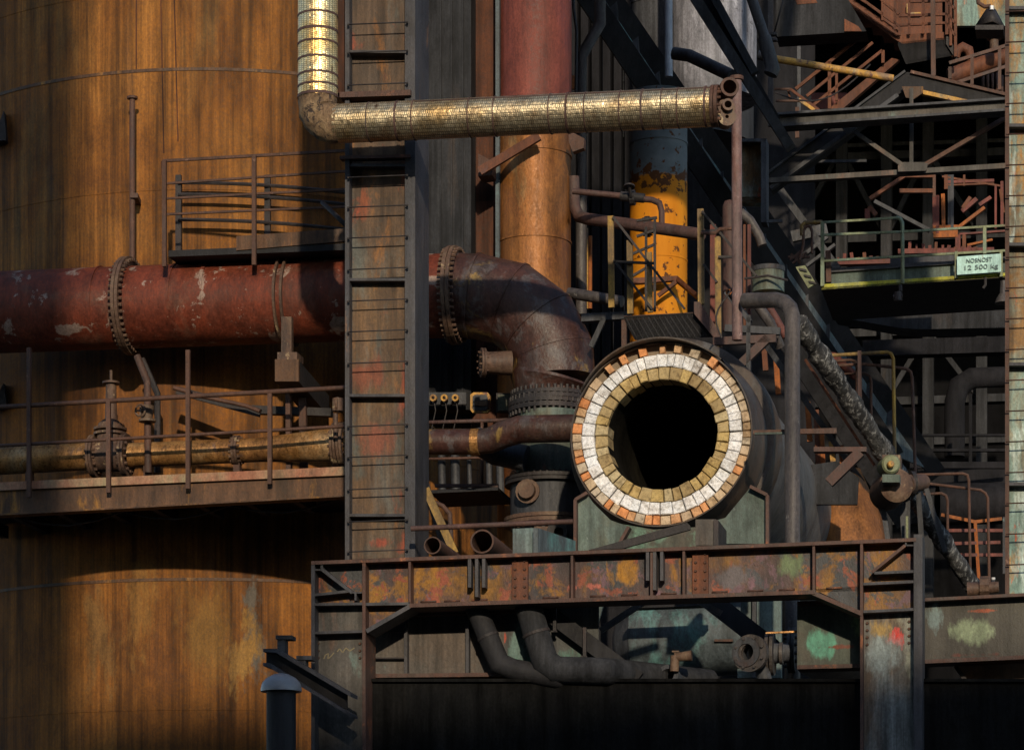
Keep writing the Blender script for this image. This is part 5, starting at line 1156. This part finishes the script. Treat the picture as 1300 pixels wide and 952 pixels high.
# ------------------------------------------------------------------ dark mass behind everything
t = Thing('furnace_body', 'near-black furnace body and plate walls filling the background behind the pipes', 'furnace')
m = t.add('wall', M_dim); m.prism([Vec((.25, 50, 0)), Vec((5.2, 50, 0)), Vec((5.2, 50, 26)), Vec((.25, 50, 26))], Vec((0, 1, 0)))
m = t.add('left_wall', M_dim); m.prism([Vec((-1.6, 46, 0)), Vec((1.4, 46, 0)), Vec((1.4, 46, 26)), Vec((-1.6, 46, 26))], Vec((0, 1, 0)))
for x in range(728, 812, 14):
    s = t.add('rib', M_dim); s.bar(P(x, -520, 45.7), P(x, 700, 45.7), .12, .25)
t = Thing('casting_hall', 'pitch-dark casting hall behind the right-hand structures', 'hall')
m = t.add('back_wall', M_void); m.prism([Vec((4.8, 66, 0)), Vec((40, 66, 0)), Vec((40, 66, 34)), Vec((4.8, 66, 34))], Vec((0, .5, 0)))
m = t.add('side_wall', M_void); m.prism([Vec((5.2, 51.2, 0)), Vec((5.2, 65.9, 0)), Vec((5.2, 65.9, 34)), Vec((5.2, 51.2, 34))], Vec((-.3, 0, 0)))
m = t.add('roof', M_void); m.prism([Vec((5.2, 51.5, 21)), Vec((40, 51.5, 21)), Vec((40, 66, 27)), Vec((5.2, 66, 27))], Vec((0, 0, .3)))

# ------------------------------------------------------------------ a neighbour and added blocks outside the frame that throw the shade
t = Thing('neighbour_stack_house', 'tall plate-clad stove house left of the viewer, out of the picture', 'building')
m = t.add('walls', M_dark); m.prism([Vec((-22, 6, 0)), Vec((-3.42, 6, 0)), Vec((-3.42, 6, 40)), Vec((-22, 6, 40))], Vec((-.9, 9, 0)))
SUN_EL = math.radians(18); SUN_AZ = math.radians(4)    # sun almost behind the camera, a touch right
t = Thing('shade_gallery', 'unseen overhead gallery box added to shade the right-hand structures', 'gallery')
m = t.add('box', M_dark); m.prism([Vec((1.12, 32.4, 14.6)), Vec((5.0, 32.4, 14.6)), Vec((5.0, 33.6, 14.6)), Vec((1.12, 33.6, 14.6))], Vec((0, 0, 4)))  # added above the view, shaped only to cast shade on the right
m = t.add('truss_rod', M_dark); m.prism([Vec((4.8, 32.6, 18.6)), Vec((5.0, 32.6, 18.6)), Vec((5.0, 60, 26)), Vec((4.8, 60, 26))], Vec((0, 0, .3)))

t = Thing('rear_shade_block', 'long unseen block added behind the viewer to shade the bottom of the scene', 'building')
m = t.add('left_block', M_dark); m.prism([Vec((-40, -15, 0)), Vec((1.1, -15, 0)), Vec((1.1, -15, 23.0)), Vec((-40, -15, 23.0))], Vec((0, -8, 0)))  # unseen block, height set to cast shade over the lowest parts
m = t.add('right_block', M_dark); m.prism([Vec((1.1, -15, 0)), Vec((40, -15, 0)), Vec((40, -15, 20.15)), Vec((1.1, -15, 20.15))], Vec((0, -8, 0)))
for t in THINGS:
    o = t.done()
    if t is SIGN: SIGNROOT = o
# sign lettering as real raised letters
def text(body, x, y, size_px, wpx):
    cu = bpy.data.curves.new('lettering', 'FONT'); cu.body = body; cu.size = 1; cu.extrude = .01; cu.align_x = 'CENTER'; cu.align_y = 'CENTER'
    ob = bpy.data.objects.new('lettering', cu); COL.objects.link(ob)
    bpy.context.view_layer.update()
    me = bpy.data.meshes.new_from_object(ob.evaluated_get(bpy.context.evaluated_depsgraph_get()))
    COL.objects.unlink(ob); bpy.data.objects.remove(ob)
    k = D(x, YA)/F
    ws = [v.co.x for v in me.vertices]; hs = [v.co.y for v in me.vertices]
    sx = wpx*k/(max(ws)-min(ws)); sy = size_px*k/(max(hs)-min(hs)); cx = (max(ws)+min(ws))/2; cy = (max(hs)+min(hs))/2
    c = Q(x, y, YA-.135); up = W.copy(); rt = (Q(x+10, y-.72, YA-.135)-c).normalized()
    root = SIGNROOT.location
    for v in me.vertices:
        v.co = c+rt*((v.co.x-cx)*sx)+up*((v.co.y-cy)*sy)-V*(v.co.z*.5)-root
    me.materials.clear(); me.materials.append(M_ink)
    o = bpy.data.objects.new('lettering', me); COL.objects.link(o)
    return o
SIGNROOT_is_mesh = SIGNROOT.type == 'MESH'
for a in (('NOSNOST', 1243, 330.2, 5.2, 32), ('12 500 kg', 1246, 339.6, 7.5, 42)):
    o = text(*a); o.parent = SIGNROOT

# ------------------------------------------------------------------ light, sky, camera
w = bpy.data.worlds.new('World'); S.world = w; w.use_nodes = True; nt = w.node_tree
bg = nt.nodes['Background']; sky = nt.nodes.new('ShaderNodeTexSky'); sky.sky_type = 'NISHITA'; sky.sun_disc = False
sky.sun_elevation = SUN_EL; sky.air_density = 1.0; sky.dust_density = .4; sky.ozone_density = 1.2
sdir = Vec((math.sin(SUN_AZ)*math.cos(SUN_EL), -math.cos(SUN_AZ)*math.cos(SUN_EL), math.sin(SUN_EL)))   # towards the sun
sky.sun_rotation = math.atan2(sdir.x, sdir.y)
nt.links.new(sky.outputs[0], bg.inputs[0]); bg.inputs[1].default_value = .15
L = bpy.data.lights.new('sun', 'SUN'); L.energy = 2.65; L.angle = math.radians(1.0); L.color = (1, .83, .60)
lo = bpy.data.objects.new('sun', L); COL.objects.link(lo); lo.location = (5, -20, 30)
lo.rotation_euler = (-sdir).to_track_quat('-Z', 'Y').to_euler()
cam = bpy.data.cameras.new('camera'); co = bpy.data.objects.new('camera', cam); COL.objects.link(co)
co.location = (0, 0, CZ); co.rotation_euler = (math.radians(90), 0, 0)
cam.sensor_width = 36; cam.lens = F/1300*36; cam.shift_y = (HY-476)/1300; cam.clip_end = 3000; cam.clip_start = .5
S.camera = co
S.view_settings.view_transform = 'Standard'; S.view_settings.look = 'None'; S.view_settings.exposure = .38; S.view_settings.gamma = 1
S.view_settings.use_curve_mapping = False
